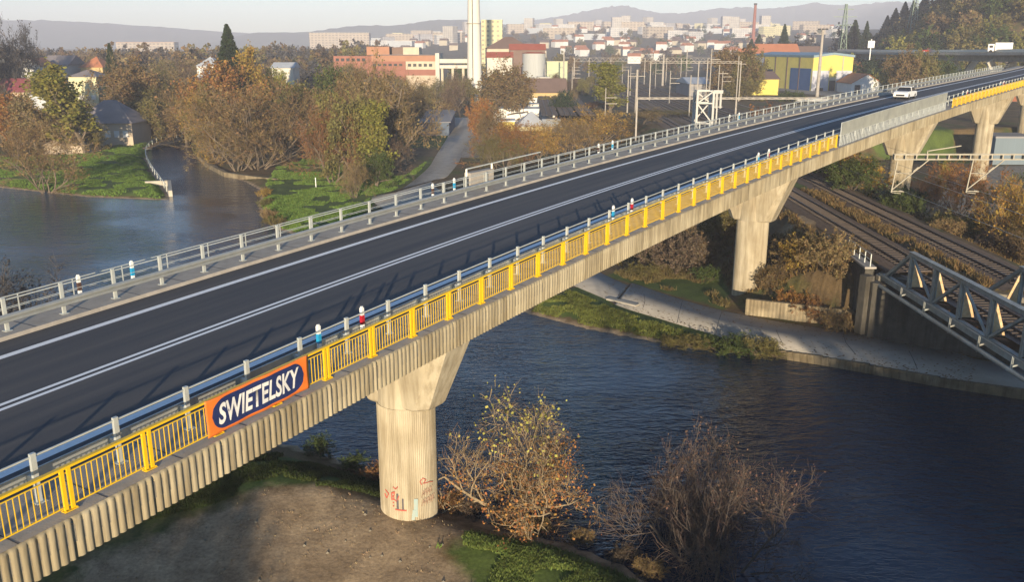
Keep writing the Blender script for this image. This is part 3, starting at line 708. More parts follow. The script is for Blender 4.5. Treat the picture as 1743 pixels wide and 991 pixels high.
# ------------------------------------------------------------------ railway
ZR = -7.05
def tx(k, Y): return (33.3 + .028*(Y-74)) if k == 0 else (39.75 + .028*(Y-74))
def track(k, Y0, Y1, label, ballast=True):
    t = empty('railway_track', (tx(k,Y0), Y0, ZR-.3), 0, label, 'railway track', 'railway tracks through the valley')
    for sg_ in (-.79, .79):
        mb = MB(); ys = np.arange(Y0, Y1+.1, 8)
        for a, b_ in zip(ys[:-1], ys[1:]):
            mb.bar((tx(k,a)+sg_, a, ZR-.03), (tx(k,b_)+sg_, b_, ZR-.03), .11, .17)
        mb.build('rail', MT['rail'], t)
    mb = MB(); y = Y0+.3
    while y < min(Y1, 135):
        mb.box((tx(k,y), y, ZR-.17), (2.6,.26,.12)); y += .66
    o = mb.build('sleepers', MT['sleeper'], t); o['kind'] = 'stuff'
    if ballast:
        prof = [(-2.6,-.40),(-1.75,-.20),(1.75,-.20),(2.6,-.40)]; V = []; ys = np.arange(Y0, Y1+.1, 4)
        for y in ys:
            for a, z_ in prof: V.append((tx(k,y)+a, y, ZR+z_))
        mb = MB(); mb.add(V, [(i*4+j, i*4+j+1, (i+1)*4+j+1, (i+1)*4+j) for i in range(len(ys)-1) for j in range(3)]); o = mb.build('ballast_bed', MT['ballast'], t)
    return t
track(0, 68.5, 420, 'left railway track leading onto the steel truss bridge')
track(1, 63.5, 420, 'right railway track passing the second truss bridge end')
for q in range(6):       # sidings of the far yard
    x0 = 10 + q*5.0 if q < 3 else 33 + q*5.5; t = empty('railway_track', (x0, 200, ZR-.3), 0, 'yard siding number %s counted from the left beyond the lattice tower' % ('one','two','three','four','five','six')[q], 'railway track', 'railway tracks through the valley')
    Y0 = 235 if q < 3 else 185
    for sg_ in (-.79,.79):
        mb = MB(); mb.bar((x0+sg_, Y0, ZR-.1), (x0+sg_+4, 470, ZR-.1), .14, .2); mb.build('rail', MT['rail'], t)
    mb = MB(); V = [(x0-2.2,Y0,ZR-.24),(x0+2.2,Y0,ZR-.24),(x0+6.2,470,ZR-.24),(x0+1.8,470,ZR-.24)]; mb.add(V, [(0,1,2,3)]); mb.build('ballast_bed', MT['ballast'], t)

# pony truss bridge
def truss_bridge(XN, XF, Y0n, Y0f, npan, label, side='both'):
    zb_, zt = -7.75, -4.80; sp = 3.85
    r = empty('truss_bridge', (XN, Y0n, zb_), 0, label, 'bridge', 'steel truss railway bridges')
    for X, Ys, inn in ((XN, Y0n, 1), (XF, Y0f, -1)):
        yt = [Ys-4.3 - sp*i for i in range(npan)]; ye = yt[-1]-4.3
        mb = MB(); mb.bar((X, yt[0]+.25, zt), (X, yt[-1]-.25, zt), .34, .28); mb.box((X, (yt[0]+yt[-1])/2, zt+.155), (.46, yt[0]-yt[-1]+.5, .03)); mb.build('top_chord', MT['truss'], r)
        mb = MB(); mb.bar((X, Ys+.3, zb_), (X, ye-.3, zb_), .36, .55); mb.build('bottom_chord', MT['truss'], r)
        for a, b_ in ((Ys, yt[0]), (ye, yt[-1])):
            mb = MB(); mb.bar((X, a, zb_), (X, b_, zt), .30, .26); mb.build('end_post', MT['truss'], r)
        for i, y in enumerate(yt):
            mb = MB(); mb.box((X-.12, y, (zb_+zt)/2), (.05,.28,zt-zb_-.1)); mb.box((X+.12, y, (zb_+zt)/2), (.05,.28,zt-zb_-.1)); mb.box((X, y, (zb_+zt)/2), (.2,.05,zt-zb_-.1)); mb.build('vertical', MT['truss'], r)
            # knee bracket standing inside the vertical
            mb = MB(); x0 = X + inn*.15; x1 = X + inn*1.0
            V = [(x0,y-.09,-7.35),(x1,y-.09,-7.35),(x1-inn*.1,y-.09,-7.0),(x0+inn*.16,y-.09,-5.35),(x0,y-.09,-5.1)]; V += [(a, c_+.10, d_) for a, c_, d_ in V]
            mb.add(V, [(0,1,2,3,4),(9,8,7,6,5)] + [(j, 5+j, 5+(j+1) % 5, (j+1) % 5) for j in range(5)]); mb.build('knee_bracket', MT['knee'], r)
        for i in range(npan-1):
            mb = MB()
            if i % 2 == 0: mb.bar((X, yt[i], zt-.1), (X, yt[i+1], zb_+.2), .16, .12)
            else: mb.bar((X, yt[i], zb_+.2), (X, yt[i+1], zt-.1), .24, .18)
            mb.build('diagonal', MT['truss'], r)
    # cross girders, stringers, deck plates
    mb = MB(); yy = Y0n
    for i in range(npan+1):
        ya = Y0n - 4.3 - sp*i + 0; yb = Y0f - 4.3 - sp*i
        mb.bar((XN, ya, zb_+.05), (XF, yb, zb_+.05), .30, .5)
    for xo in (-.8,.8): mb.bar(((XN+XF)/2+xo, (Y0n+Y0f)/2, zb_+.35), ((XN+XF)/2+xo-.3, (Y0n+Y0f)/2-4-sp*npan, zb_+.35), .2, .25)
    mb.build('floor_beams', MT['rust'], r)
    mb = MB(); e = 4.3+sp*npan
    mb.add([(XN+.9,Y0n-.5,zb_+.40),(XN+.9,Y0n-e,zb_+.40),(XF-.9,Y0f-e,zb_+.40),(XF-.9,Y0f-.5,zb_+.40)], [(0,1,2,3)]); mb.build('deck_plate', MT['dark'], r)
    cx = (XN+XF)/2
    for sg_ in (-.79,.79): mb = MB(); mb.bar((cx+sg_+.05, (Y0n+Y0f)/2+1, ZR-.03), (cx+sg_-.9, (Y0n+Y0f)/2-e, ZR-.03), .11, .16); mb.build('rail', MT['rail'], r)
    mb = MB(); y = (Y0n+Y0f)/2
    while y > (Y0n+Y0f)/2-e: mb.box((cx-.02*((Y0n+Y0f)/2-y), y, zb_+.50), (2.5,.26,.18)); y -= .62
    o = mb.build('sleepers', MT['sleeper'], r); o['kind'] = 'stuff'
    # outer pipe on brackets along the near truss
    mb = MB(); mb.tube((XN-.55, Y0n+.5, zb_-.55), (XN-.55, Y0n-e, zb_-.55), .16, n=10); mb.build('pipe', MT['truss'], r, smooth=False)
    for i in range(npan+1):
        y = Y0n - 4.3 - sp*i + 0; mb = MB(); mb.bar((XN-.55, y, zb_-.75), (XN-.55, y, zb_+.35), .12); mb.bar((XN-.6, y, zb_-.30), (XN, y, zb_-.15), .10); mb.build('pipe_bracket', MT['truss'], r)
    mb = MB(); mb.bar((XN-.55, Y0n, zb_+.35), (XN-.55, Y0n-e, zb_+.35), .05); mb.build('hand_rail', MT['truss'], r)
    return r
MT['knee'] = mat('bracket_sunlit', (.62,.50,.30), .6, .05, var=.45, scale=3, c2=(.45,.24,.10))  # warm sunlight put into the bracket colour, cream to orange against the grey truss
truss_bridge(30.2, 36.0, 68.7, 64.2, 12, 'grey steel truss railway bridge crossing the river at the right edge')
# abutment, wing wall and its railing, low retaining wall, bank wall
ab = empty('bridge_abutment', (30.5, 69, ZG), 0, 'dark stone abutment under the end of the truss bridge', 'abutment')
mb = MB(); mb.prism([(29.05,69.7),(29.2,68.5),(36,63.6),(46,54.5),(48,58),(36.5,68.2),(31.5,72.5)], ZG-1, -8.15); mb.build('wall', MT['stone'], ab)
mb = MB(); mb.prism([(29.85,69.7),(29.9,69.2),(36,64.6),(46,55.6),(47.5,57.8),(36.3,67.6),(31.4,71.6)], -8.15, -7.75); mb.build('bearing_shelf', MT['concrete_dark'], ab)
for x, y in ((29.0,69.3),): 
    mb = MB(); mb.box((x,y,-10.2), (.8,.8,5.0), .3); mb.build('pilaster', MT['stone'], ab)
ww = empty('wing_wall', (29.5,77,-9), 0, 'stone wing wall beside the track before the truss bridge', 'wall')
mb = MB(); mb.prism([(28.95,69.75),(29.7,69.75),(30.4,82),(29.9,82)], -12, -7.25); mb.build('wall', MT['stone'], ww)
mb = MB(); mb.prism([(28.85,69.6),(29.8,69.6),(30.55,82.2),(29.75,82.2)], -7.25, -7.1); mb.build('coping', MT['concrete_ledge'], ww)
wr_ = empty('handrail', (29.2,75,-7.1), 0, 'short pale handrail on the wing wall before the truss bridge', 'railing')
pts = [(29.35+.06*(y-70), y) for y in (69.8,71.2,72.6,74.0,75.6)]
for x, y in pts: mb = MB(); mb.box((x,y,-6.58), (.07,.07,1.05)); mb.build('post', MT['steel_pale'], wr_)
mb = MB()
for a, b_ in zip(pts[:-1], pts[1:]):
    for z_ in (-6.07,-6.55): mb.bar((*a, z_), (*b_, z_), .05)
mb.build('rail', MT['steel_pale'], wr_)
lw = empty('retaining_wall', (*gp(1370,550,ZG), ZG), 0, 'low ribbed concrete retaining wall between the second pier and the abutment', 'wall')
a = Vector((*gp(1268,536,ZG),0)); b_ = Vector((*gp(1480,561,ZG),0)); dv = (b_-a); Lw = dv.length; dv.normalize(); nv = Vector((-dv.y, dv.x, 0))
V = []; zz0, zz1 = ZG-.8, ZG+1.45; nr = int(Lw/.16)
for i in range(nr+1):
    q = a + dv*(Lw*i/nr) - nv*(.05 if i % 2 else 0)
    V += [(q.x,q.y,zz0),(q.x,q.y,zz1)]
mb = MB(); mb.add(V, [(2*i,2*i+2,2*i+3,2*i+1) for i in range(nr)])
q0, q1 = a+nv*.0, b_+nv*.0
mb.prism([(a.x+nv.x*.02,a.y+nv.y*.02),(b_.x+nv.x*.02,b_.y+nv.y*.02),(b_.x+nv.x*.4,b_.y+nv.y*.4),(a.x+nv.x*.4,a.y+nv.y*.4)], zz0, zz1+.01)
mb.build('wall', MT['wall_conc'], lw)
bw = empty('river_wall', (*gp(1400,622,ZG), ZW), 0, 'low concrete river wall along the path edge at the waterline', 'wall')
pts = [gp(x, y, ZG) for x, y in ((1328,596),(1400,607),(1480,621),(1600,643),(1743,664))] + [(62,44)]
mb = MB()
for p, q in zip(pts[:-1], pts[1:]):
    L_ = math.hypot(q[0]-p[0], q[1]-p[1]); k = int(L_/.5)
    for i in range(k):
        t0, t1 = i/k, (i+.90)/k; u = (p[0]+(q[0]-p[0])*t0, p[1]+(q[1]-p[1])*t0); v_ = (p[0]+(q[0]-p[0])*t1, p[1]+(q[1]-p[1])*t1)
        mb.bar((u[0],u[1]-.12,ZG-.55), (v_[0],v_[1]-.12,ZG-.45), .28, 1.05)
    mb.bar((p[0],p[1]-.06,ZG-.6), (q[0],q[1]-.06,ZG-.5), .26, 1.15)
mb.build('wall', MT['wall_conc'], bw)
kb = empty('kerb_slab', (*gp(1065,515,ZG), ZG), 0, 'pale concrete kerb slab at the grassy path edge', 'kerb')
p, q = gp(1035,510,ZG), gp(1085,522,ZG); mb = MB(); mb.bar((*p,ZG+.02), (*q,ZG+.02), .6, .3); mb.build('slab', MT['concrete'], kb)
# left bank masonry
lb = empty('bank_wall', (*gp(270,325,ZG), ZW), 0, 'pale concrete block wall at the tip of the left lawn', 'wall')
p, q, r2 = gp(247,312,ZG), gp(288,310,ZG), gp(290,328,ZG)
mb = MB(); mb.bar((*p,ZG-.5), (*q,ZG-.5), .6, 1.7); mb.bar((*q,ZG-.5), (*r2,ZG-.5), .6, 1.7); mb.build('wall', MT['concrete'], lb)
cwl = empty('channel_wall', (*gp(380,300,ZG), ZW), 0, 'pale concrete wall along the right bank of the side channel', 'wall')
mb = MB(); pts = [gp(x,y,ZG) for x, y in ((338,262),(352,278),(385,295),(420,300),(472,306))]
for p, q in zip(pts[:-1], pts[1:]): mb.bar((*p,ZG-.55), (*q,ZG-.55), .8, 1.5)
mb.build('wall', MT['wall_conc'], cwl)
wr2 = empty('channel_railing', (*gp(255,270,ZG), ZG), 0, 'thin grey railing curving along the left side of the channel', 'railing')
pts = [gp(x,y,ZG) for x, y in ((310,232),(275,238),(254,250),(248,265),(256,285),(268,303),(284,325))]; pts = [tuple(q) for q in resample(pts, 3)]
mb = MB()
for p, q in zip(pts[:-1], pts[1:]): mb.bar((*p,ZG+1.0), (*q,ZG+1.0), .09); mb.bar((*p,ZG+.5), (*q,ZG+.5), .05)
mb.build('rail', MT['steel_pale'], wr2)
for p in pts: mb = MB(); mb.box((*p,ZG+.45), (.08,.08,1.1)); mb.build('post', MT['steel_pale'], wr2)
sl = empty('sluice_bridge', (*gp(295,238,ZG), ZW), 0, 'dark sluice footbridge across the side channel', 'bridge')
p, q = gp(250,252,ZG), gp(333,232,ZG); mb = MB(); mb.bar((*p,ZG-.1), (*q,ZG-.1), 2.2, .5); mb.build('deck', MT['stone'], sl)
for t in (.15,.5,.85): mb = MB(); mb.box((p[0]+(q[0]-p[0])*t, p[1]+(q[1]-p[1])*t, ZG-1.2), (1.0,2.0,1.8)); mb.build('pillar', MT['stone'], sl)
mb = MB(); mb.bar((p[0],p[1]-1,ZG+1.1), (q[0],q[1]-1,ZG+1.1), .12)
for t in np.linspace(0,1,12): mb.bar((p[0]+(q[0]-p[0])*t, p[1]-1+(q[1]-p[1])*t, ZG), (p[0]+(q[0]-p[0])*t, p[1]-1+(q[1]-p[1])*t, ZG+1.1), .08)
mb.build('railing', MT['dark'], sl)
mk = empty('marker_stake', (*gp(538,320,ZG), ZG), 0, 'thin pale stake standing in the middle lawn', 'stake'); x, y = gp(538,320,ZG); mb = MB(); mb.box((x,y,ZG+.8), (.12,.12,1.8)); mb.box((x,y,ZG+1.73),(.16,.16,.06)); mb.build('post', MT['white'], mk)

MT['portal_paint'] = mat('portal_paint', (.40,.36,.28), .7, var=.25, scale=1.2)
# catenary portal with its drop arms near the viaduct
gn = empty('catenary_portal', (50,75,-8), 0, 'pale lattice catenary beam over the tracks with two drop arms, right edge', 'catenary')
mb = MB(); xa, xb, zt_, zb_, yg = 32.6, 50.5, 1.42, 1.0, 75.2
for z_ in (zt_, zb_):
    for y in (yg-.18, yg+.18): mb.bar((xa,y,z_), (xb,y,z_), .08)
x = xa
while x < xb-.1:
    mb.box((x, yg, 1.21), (.10,.40,.44)); x += .92
mb.build('lattice_beam', MT['portal_paint'], gn)
mb = MB(); mb.box((50.6,yg,-3.4), (.35,.35,10)); mb.build('mast', MT['portal_paint'], gn)
for x in (33.05, 39.5):
    mb = MB(); mb.bar((x-.1,yg,1.0), (x-.35,yg,-1.85), .09); mb.bar((x-.35,yg,-1.65), (x+2.6,yg,1.0), .08); mb.bar((x-.25,yg,-.2), (x+1.05,yg,-.2), .05); mb.bar((x-.3,yg,-1.72), (x+.75,yg,-1.78), .07); mb.bar((x-.3,yg,-1.85), (x+.5,yg,-1.95), .05); mb.build('drop_arm', MT['portal_paint'], gn)
    mb = MB(); mb.tube((x+1.35,yg,-.05), (x+1.75,yg,.32), .07, n=8); mb.tube((x+.3,yg,-1.74), (x+.6,yg,-1.76), .07, n=8); mb.build('insulator', MT['portal_paint'], gn)
mb = MB(); mb.bar((35.4,yg,1.45), (35.4,yg,1.75), .08); mb.bar((35.4,yg,1.7), (38.2,yg,2.15), .08); mb.build('feeder_arm', MT['portal_paint'], gn)
for k in (0,1):
    mb = MB()
    for z_, th in ((-1.55,.022),(-.1,.022)):
        for y0, y1 in ((40,75.2),(75.2,125),(125,170)): mb.bar((tx(k,y0)-.1,y0,z_), (tx(k,y1)-.1,y1,z_), th)
    tag(mb.build('contact_wire', MT['steel']), 'overhead contact wire above the %s railway track' % ('left','right')[k], 'wire')

def lattice_mast(x, y, z0, h, w_, label, m=None, name='catenary_mast', cat='mast', group=None, arm=None, step=None):
    r = empty(name, (x,y,z0), 0, label, cat, group); m = m or MT['steel_pale']; mb = MB(); t = max(.05, w_*.13)
    for a, b_ in ((-1,-1),(1,-1),(1,1),(-1,1)): mb.bar((x+a*w_/2,y+b_*w_/2,z0), (x+a*w_/2,y+b_*w_/2,z0+h), t)
    mb.build('legs', m, r)
    mb = MB(); step = step or w_*1.3; z_ = z0; f = 1
    while z_ < z0+h-step*.5:
        z2 = min(z_+step, z0+h)
        for (a, b_), (c_, d_) in (((-1,-1),(1,-1)),((1,-1),(1,1)),((1,1),(-1,1)),((-1,1),(-1,-1))):
            if f < 0: (a, b_), (c_, d_) = (c_, d_), (a, b_)
            mb.bar((x+a*w_/2,y+b_*w_/2,z_), (x+c_*w_/2,y+d_*w_/2,z2), t*.6); mb.bar((x+a*w_/2,y+b_*w_/2,z2), (x+c_*w_/2,y+d_*w_/2,z2), t*.6)
        z_ = z2; f = -f
    mb.build('bracing', m, r)
    if arm:
        mb = MB(); 
        for a0, a1, z_ in arm: mb.bar((x+a0,y,z0+z_), (x+a1,y,z0+z_), .14)
        mb.build('cross_arm', m, r)
    return r
def pole(x, y, z0, h, r0, label, m=None, arm=None, group=None, name='catenary_mast', cat='mast', lamps=None):
    r = empty(name, (x,y,z0), 0, label, cat, group); m = m or MT['steel_pale']; mb = MB(); mb.tube((x,y,z0-.5), (x,y,z0+h), r0, r0*.7, n=10); mb.build('pole', m, r)
    if arm:
        mb = MB()
        for a0, a1, z_ in arm: mb.bar((x+a0,y,z0+z_), (x+a1,y,z0+z_), .16)
        mb.build('cross_arm', m, r)
    if lamps:
        for dx in lamps: mb = MB(); mb.box((x+dx,y-.1,z0+h+.15), (.9,.8,.5)); mb.build('lamp_head', MT['dark'], r)
    return r
MT['tower_paint'] = mat('tower_paint', (.48,.47,.44), .6, var=.15, scale=.6)
# white lattice tower just behind the viaduct
x, y, _ = gy(1196,200,132); g0 = gh(x,y); zt_ = gy(1196,154,132)[2]
tw = lattice_mast(x, y, g0, zt_-g0, 2.35, 'white lattice tower standing just behind the far guardrail', MT['tower_paint'], 'lattice_tower', 'tower', step=2.9)
x2 = gy(1219,200,134)[0]; ib = empty('insulator_rack', (x2,134,g0), 0, 'white rack of upright insulators beside the white lattice tower', 'rack')
zz0, zz1 = gy(1219,184,134)[2], gy(1219,156,134)[2]
mb = MB(); mb.bar((x2-.8,134,zz1), (x2+.8,134,zz1), .2, .5); mb.bar((x2-.8,134,zz0+.2), (x2+.8,134,zz0+.2), .12); mb.bar((x2,134,g0), (x2,134,zz0), .2); mb.build('frame', MT['tower_paint'], ib)
for dx in (-.65,-.1,.5): mb = MB(); mb.tube((x2+dx,134,zz0), (x2+dx,134,zz1-.2), .18, n=10); mb.build('insulator', MT['tower_paint'], ib)
# yard portals and masts
def portal(Y, px0, px1, pyt, label, masts, th=.7):
    x0, x1 = gy(px0,100,Y)[0], gy(px1,100,Y)[0]; zt_ = gy(900,pyt,Y)[2]; g0 = gh((x0+x1)/2, Y)
    r = empty('yard_portal', (x0,Y,g0), 0, label, 'portal')
    mb = MB()
    for dz in (0,-th): 
        for dy in (-.3,.3): mb.bar((x0,Y+dy,zt_+dz), (x1,Y+dy,zt_+dz), .10)
    k = int((x1-x0)/1.4)
    for i in range(k): mb.bar((x0+(x1-x0)*i/k,Y,zt_-(th if i % 2 else 0)), (x0+(x1-x0)*(i+1)/k,Y,zt_-(0 if i % 2 else th)), .12)
    mb.build('lattice_beam', MT['concrete_ledge'], r)
    for px in masts: x = gy(px,100,Y)[0]; mb = MB(); mb.box((x,Y,(g0+zt_)/2), (.30,.30,zt_-g0)); mb.build('mast', MT['concrete_ledge'], r)
    return r
portal(430, 975, 1212, 98, 'long lattice portal across the rail yard, farthest of the portals', (978,1003,1040,1098,1135,1160,1205), 1.6)
portal(300, 1105, 1262, 104, 'shorter lattice portal across the rail yard behind the white tower', (1108,1190,1205,1262), .6)
portal(172, 1087, 1436, 166, 'thin single beam portal spanning the tracks behind the viaduct', (1087,1258,1436), .25)
MG = 'concrete masts in the rail yard'
for (px, pb_, pt_, wpx, lab) in ((1085,186,118,5,'thick pale concrete mast left of the rail yard tracks'),(1070,186,118,2.6,'thin pale mast beside the thick concrete mast'),(1258,178,95,2,'thin mast right of the white lattice tower'),(1130,140,92,4,'short mast under the long yard portal'),(960,150,88,3,'mast left of the yellow-green poplar'),(1170,150,84,2,'tall thin mast in the middle of the yard'),(1212,200,82,2,'tall thin mast right behind the white lattice tower'),(1225,200,110,2,'mast carrying the feeder behind the insulator rack')):
    Y = 17.9*F/max(1,(pb_-79))*.99; Y = min(Y, 420); x, y, zt_ = gy(px, pt_, Y); g0 = gh(x, y)
    pole(x, y, g0, zt_-g0, wpx*Y/F/2, lab, MT['concrete_ledge'], arm=((-.2,2.2,(zt_-g0)*.85),), group=MG)
rg = random.Random(11)
for i, (X, Y) in enumerate([(24,230),(46,232),(26,280),(50,285),(22,330),(44,335),(70,300),(14,380),(38,385),(62,390),(90,370),(30,440),(55,450),(85,440),(110,400)]):
    g0 = gh(X,Y); pole(X, Y, g0, 9.5+rg.random()*2, .17, 'slim catenary mast among the distant yard tracks', MT['concrete_ledge'], arm=((0,3.0,8),(0,3,6.5)), group='slim catenary masts in the distant yard')
x, y, zt_ = gy(1401,50,330); g0 = gh(x,y); pole(x, y, g0, zt_-g0, .62, 'tall floodlight mast in front of the yellow and blue hall', MT['concrete_ledge'], arm=((-1.6,1.6,zt_-g0),(-1.6,1.6,zt_-g0-1.4)), name='floodlight_mast', cat='mast', lamps=(-1.3,0,1.3))
# grid pylons
def pylon(px, pt_, Y, label, hw=2.6, m=None):
    x, y, zt_ = gy(px, pt_, Y); g0 = gh(x, y); h = zt_-g0; r = empty('pylon', (x,y,g0), 0, label, 'pylon'); m = m or MT['pylon']; mb = MB()
    for a, b_ in ((-1,-1),(1,-1),(1,1),(-1,1)): mb.bar((x+a*hw,y+b_*hw,g0), (x+a*.4,y+b_*.4,zt_), .3)
    n_ = 9
    for i in range(n_):
        t0, t1 = i/n_, (i+1)/n_; w0, w1 = hw+(.4-hw)*t0, hw+(.4-hw)*t1
        mb.bar((x-w0,y-w0,g0+h*t0), (x+w1,y-w1,g0+h*t1), .18); mb.bar((x+w0,y-w0,g0+h*t0), (x-w1,y-w1,g0+h*t1), .18)
    mb.build('lattice', m, r); mb = MB()
    for t, L_ in ((.72,5),(.83,6.5),(.93,4.5)): mb.bar((x-L_,y,g0+h*t), (x+L_,y,g0+h*t), .3)
    mb.build('cross_arms', m, r)
MT['pylon'] = mat('pylon_green', (.25,.33,.25), .7, var=.2, scale=.5)
pylon(1441, 6, 520, 'green lattice pylon in front of the wooded hill'); pylon(1562, -30, 560, 'grey-green pylon on the wooded slope at the top edge')
rc = empty('brick_chimney', gy(1285,90,1100), 0, 'tall thin red brick chimney on the skyline', 'chimney'); x, y, zt_ = gy(1286,8,1100); g0 = gh(x,y)-2
mb = MB(); mb.tube((x,y,g0), (x,y,zt_), 2.4, 1.5, n=16); mb.build('stack', mat('chimney_brick', (.36,.13,.09), .9, var=.2, scale=.2), rc); mb = MB(); mb.tube((x,y,zt_), (x,y,zt_+2.0), 1.9, 1.9, n=16); mb.build('crown', MT['dark'], rc)
# white tapering chimney
x, y, _ = gy(808,170,372); g0 = gh(x,y); wc = empty('tall_chimney', (x,y,g0), 0, 'tall white concrete chimney reaching above the top edge', 'chimney')
m_ch = mat('chimney_white', (.68,.66,.60), .85, var=.14, scale=.25, c2=(.58,.55,.48), stretch=(1,1,.2))
mb = MB(); zz = [g0-1, g0+8, g0+25, g0+50, g0+85]; rr = [3.15, 3.05, 2.75, 2.25, 1.85]; V = []
for z_, r_ in zip(zz, rr):
    for q in range(28): V.append((x+r_*math.cos(q*math.pi/14), y+r_*math.sin(q*math.pi/14), z_))
mb.add(V, [(i*28+j, i*28+(j+1) % 28, (i+1)*28+(j+1) % 28, (i+1)*28+j) for i in range(4) for j in range(28)] + [tuple(range(112,140))]); mb.build('shaft', m_ch, wc, smooth=True)
for z_ in (g0+32, g0+60): mb = MB(); mb.tube((x,y,z_), (x,y,z_+.25), 3.0 if z_ < g0+40 else 2.6, n=28); mb.build('platform', MT['concrete_dark'], wc)
mb = MB(); mb.bar((x-.5,y-3.0,g0), (x-.4,y-1.9,g0+84), .35); mb.build('ladder', MT['dark'], wc)

# ------------------------------------------------------------------ buildings
def M_(nm, c, **k):
    if nm not in MT: MT[nm] = mat(nm, c, **{**dict(rough=.85, var=.18, scale=.35), **k})
    return MT[nm]
M_('cream', (.55,.48,.36)); M_('pale', (.62,.58,.50)); M_('ochre', (.55,.40,.18)); M_('orange_w', (.40,.20,.12)); M_('red_w', (.31,.13,.09)); M_('grey_w', (.40,.40,.40))
M_('roof_slate', (.28,.27,.27)); M_('roof_grey', (.24,.21,.21)); M_('roof_brown', (.20,.13,.10)); M_('roof_red', (.42,.10,.05)); M_('roof_orange', (.50,.19,.09)); M_('roof_blue', (.17,.26,.32), rough=.5); M_('roof_pale', (.50,.52,.54), rough=.6)
M_('blue_w', (.035,.10,.25)); M_('yellow_w', (.66,.55,.13)); M_('lilac_w', (.50,.50,.55)); M_('white_w', (.74,.73,.70)); M_('maroon', (.25,.06,.07)); M_('paleyellow', (.66,.62,.38)); M_('beige', (.52,.42,.31)); M_('palegreen', (.50,.55,.36))
def add_windows(r, x0, x1, y, z0, z1, nx_, nz_, wdt=1.1, hgt=1.2, nm='window', m=None):
    for i in range(nx_):
        for j in range(nz_):
            cx = x0 + (x1-x0)*(i+.5)/nx_; cz = z0 + (z1-z0)*(j+.5)/nz_
            mb = MB(); mb.box((cx, y-.02, cz), (wdt+.25, .10, hgt+.25)); fr = mb.build(nm, MT['white_w'], r)
            mb = MB(); mb.box((cx, y-.09, cz), (wdt, .06, hgt)); mb.build('pane', m or MT['glass'], fr)
def blk(px0, px1, pt, Y, dep, label, wm, rm, roof='flat', rh=2.0, cat='building', name='building', wins=None, zb=None, doors=None, ov=.5, group=None, axis_='x', door_w=3.0):
    x0 = gy(px0, pt, Y)[0]; x1 = gy(px1, pt, Y)[0]; zt_ = gy((px0+px1)/2, pt, Y)[2]; g0 = gh((x0+x1)/2, Y) - .3 if zb is None else zb
    cx = (x0+x1)/2; r = empty(name, (cx, Y, g0), 0, label, cat, group)
    if roof in ('gable', 'hip', 'mono'): ze = zt_ - rh
    else: ze = zt_ - .35
    wmt = MT[wm] if isinstance(wm, str) else wm; rmt = MT[rm] if isinstance(rm, str) else rm
    mb = MB()
    if roof == 'gable' and axis_ == 'y':
        V = [(x0,Y,g0),(x1,Y,g0),(x1,Y,ze),(cx,Y,zt_-.15),(x0,Y,ze)]; V += [(a, Y+dep, c_) for a, b_, c_ in V]
        mb.add(V, [(0,1,2,3,4),(9,8,7,6,5)] + [(j, 5+j, 5+(j+1) % 5, (j+1) % 5) for j in range(5)])
    else: mb.box((cx, Y+dep/2, (g0+ze)/2), (x1-x0, dep, ze-g0))
    mb.build('wall', wmt, r)
    mb = MB(); yc = Y+dep/2; o = ov
    if roof == 'flat': mb.box((cx, yc, zt_-.175), (x1-x0+2*o*.4, dep+2*o*.4, .35))
    elif roof == 'mono': mb.add([(x0-o,Y-o,ze+.02),(x1+o,Y-o,ze+.02),(x1+o,Y+dep+o,zt_),(x0-o,Y+dep+o,zt_),(x0-o,Y-o,ze-.15),(x1+o,Y-o,ze-.15),(x1+o,Y+dep+o,zt_-.2),(x0-o,Y+dep+o,zt_-.2)], [(0,1,2,3),(7,6,5,4),(0,4,5,1),(1,5,6,2),(2,6,7,3),(3,7,4,0)])
    elif roof == 'gable' and axis_ == 'y':
        for sg_ in (-1,1):
            xe = x0-o if sg_ < 0 else x1+o; zee = ze-.2
            V = [(xe,Y-o,zee),(cx,Y-o,zt_),(cx,Y+dep+o,zt_),(xe,Y+dep+o,zee)]; V += [(a, b_, c_+.22) for a, b_, c_ in V]; mb.add(V, [(3,2,1,0),(4,5,6,7),(0,1,5,4),(1,2,6,5),(2,3,7,6),(3,0,4,7)])
    else:
        hx = 0 if roof == 'gable' else min((x1-x0)/2-.1, dep/2)
        V = [(x0-o,Y-o,ze),(x1+o,Y-o,ze),(x1+o,Y+dep+o,ze),(x0-o,Y+dep+o,ze),(x0-(o if hx == 0 else -hx),yc,zt_),(x1+(o if hx == 0 else -hx),yc,zt_)]
        mb.add(V, [(0,1,5,4),(2,3,4,5),(1,2,5),(3,0,4),(3,2,1,0)])
    mb.build('roof', rmt, r)
    if wins: nx_, nz_, ww_, wh_ = wins; add_windows(r, x0+.6, x1-.6, Y, g0+.6, ze-.2, nx_, nz_, ww_, wh_)
    if doors:
        for t, wd_, hd_ in doors: mb = MB(); mb.box((x0+(x1-x0)*t, Y-.04, g0+.3+hd_/2), (wd_, .1, hd_)); mb.build('door', MT['dark'], r)
    return r, (x0, x1, Y, g0, ze, zt_)
# left side settlement
blk(120, 219, 172, 214, 11, 'house with steep dark roof behind the olive tree on the left lawn', 'beige', 'roof_grey', 'hip', 5.2, 'house', 'house', wins=(6,1,1.0,1.3))
blk(72, 140, 228, 196, 8, 'low tan hut with broad sloping roof left of the olive tree', 'beige', M_('roof_tan', (.36,.27,.18)), 'hip', 2.6, 'house', 'house')
blk(27, 66, 99, 330, 11, 'white gabled house with pinkish top at the far left', 'white_w', 'roof_orange', 'gable', 2.6, 'house', 'house', axis_='y', wins=(2,2,1.4,1.4))
blk(68, 113, 94, 345, 14, 'long grey house with dark roof at the far left', 'grey_w', 'roof_grey', 'gable', 3.6, 'house', 'house', wins=(5,1,1.2,1.2))
blk(134, 172, 96, 350, 11, 'house with orange tiled roof left of the dark conifer', 'ochre', 'roof_orange', 'hip', 4.0, 'house', 'house', wins=(3,1,1.2,1.2))
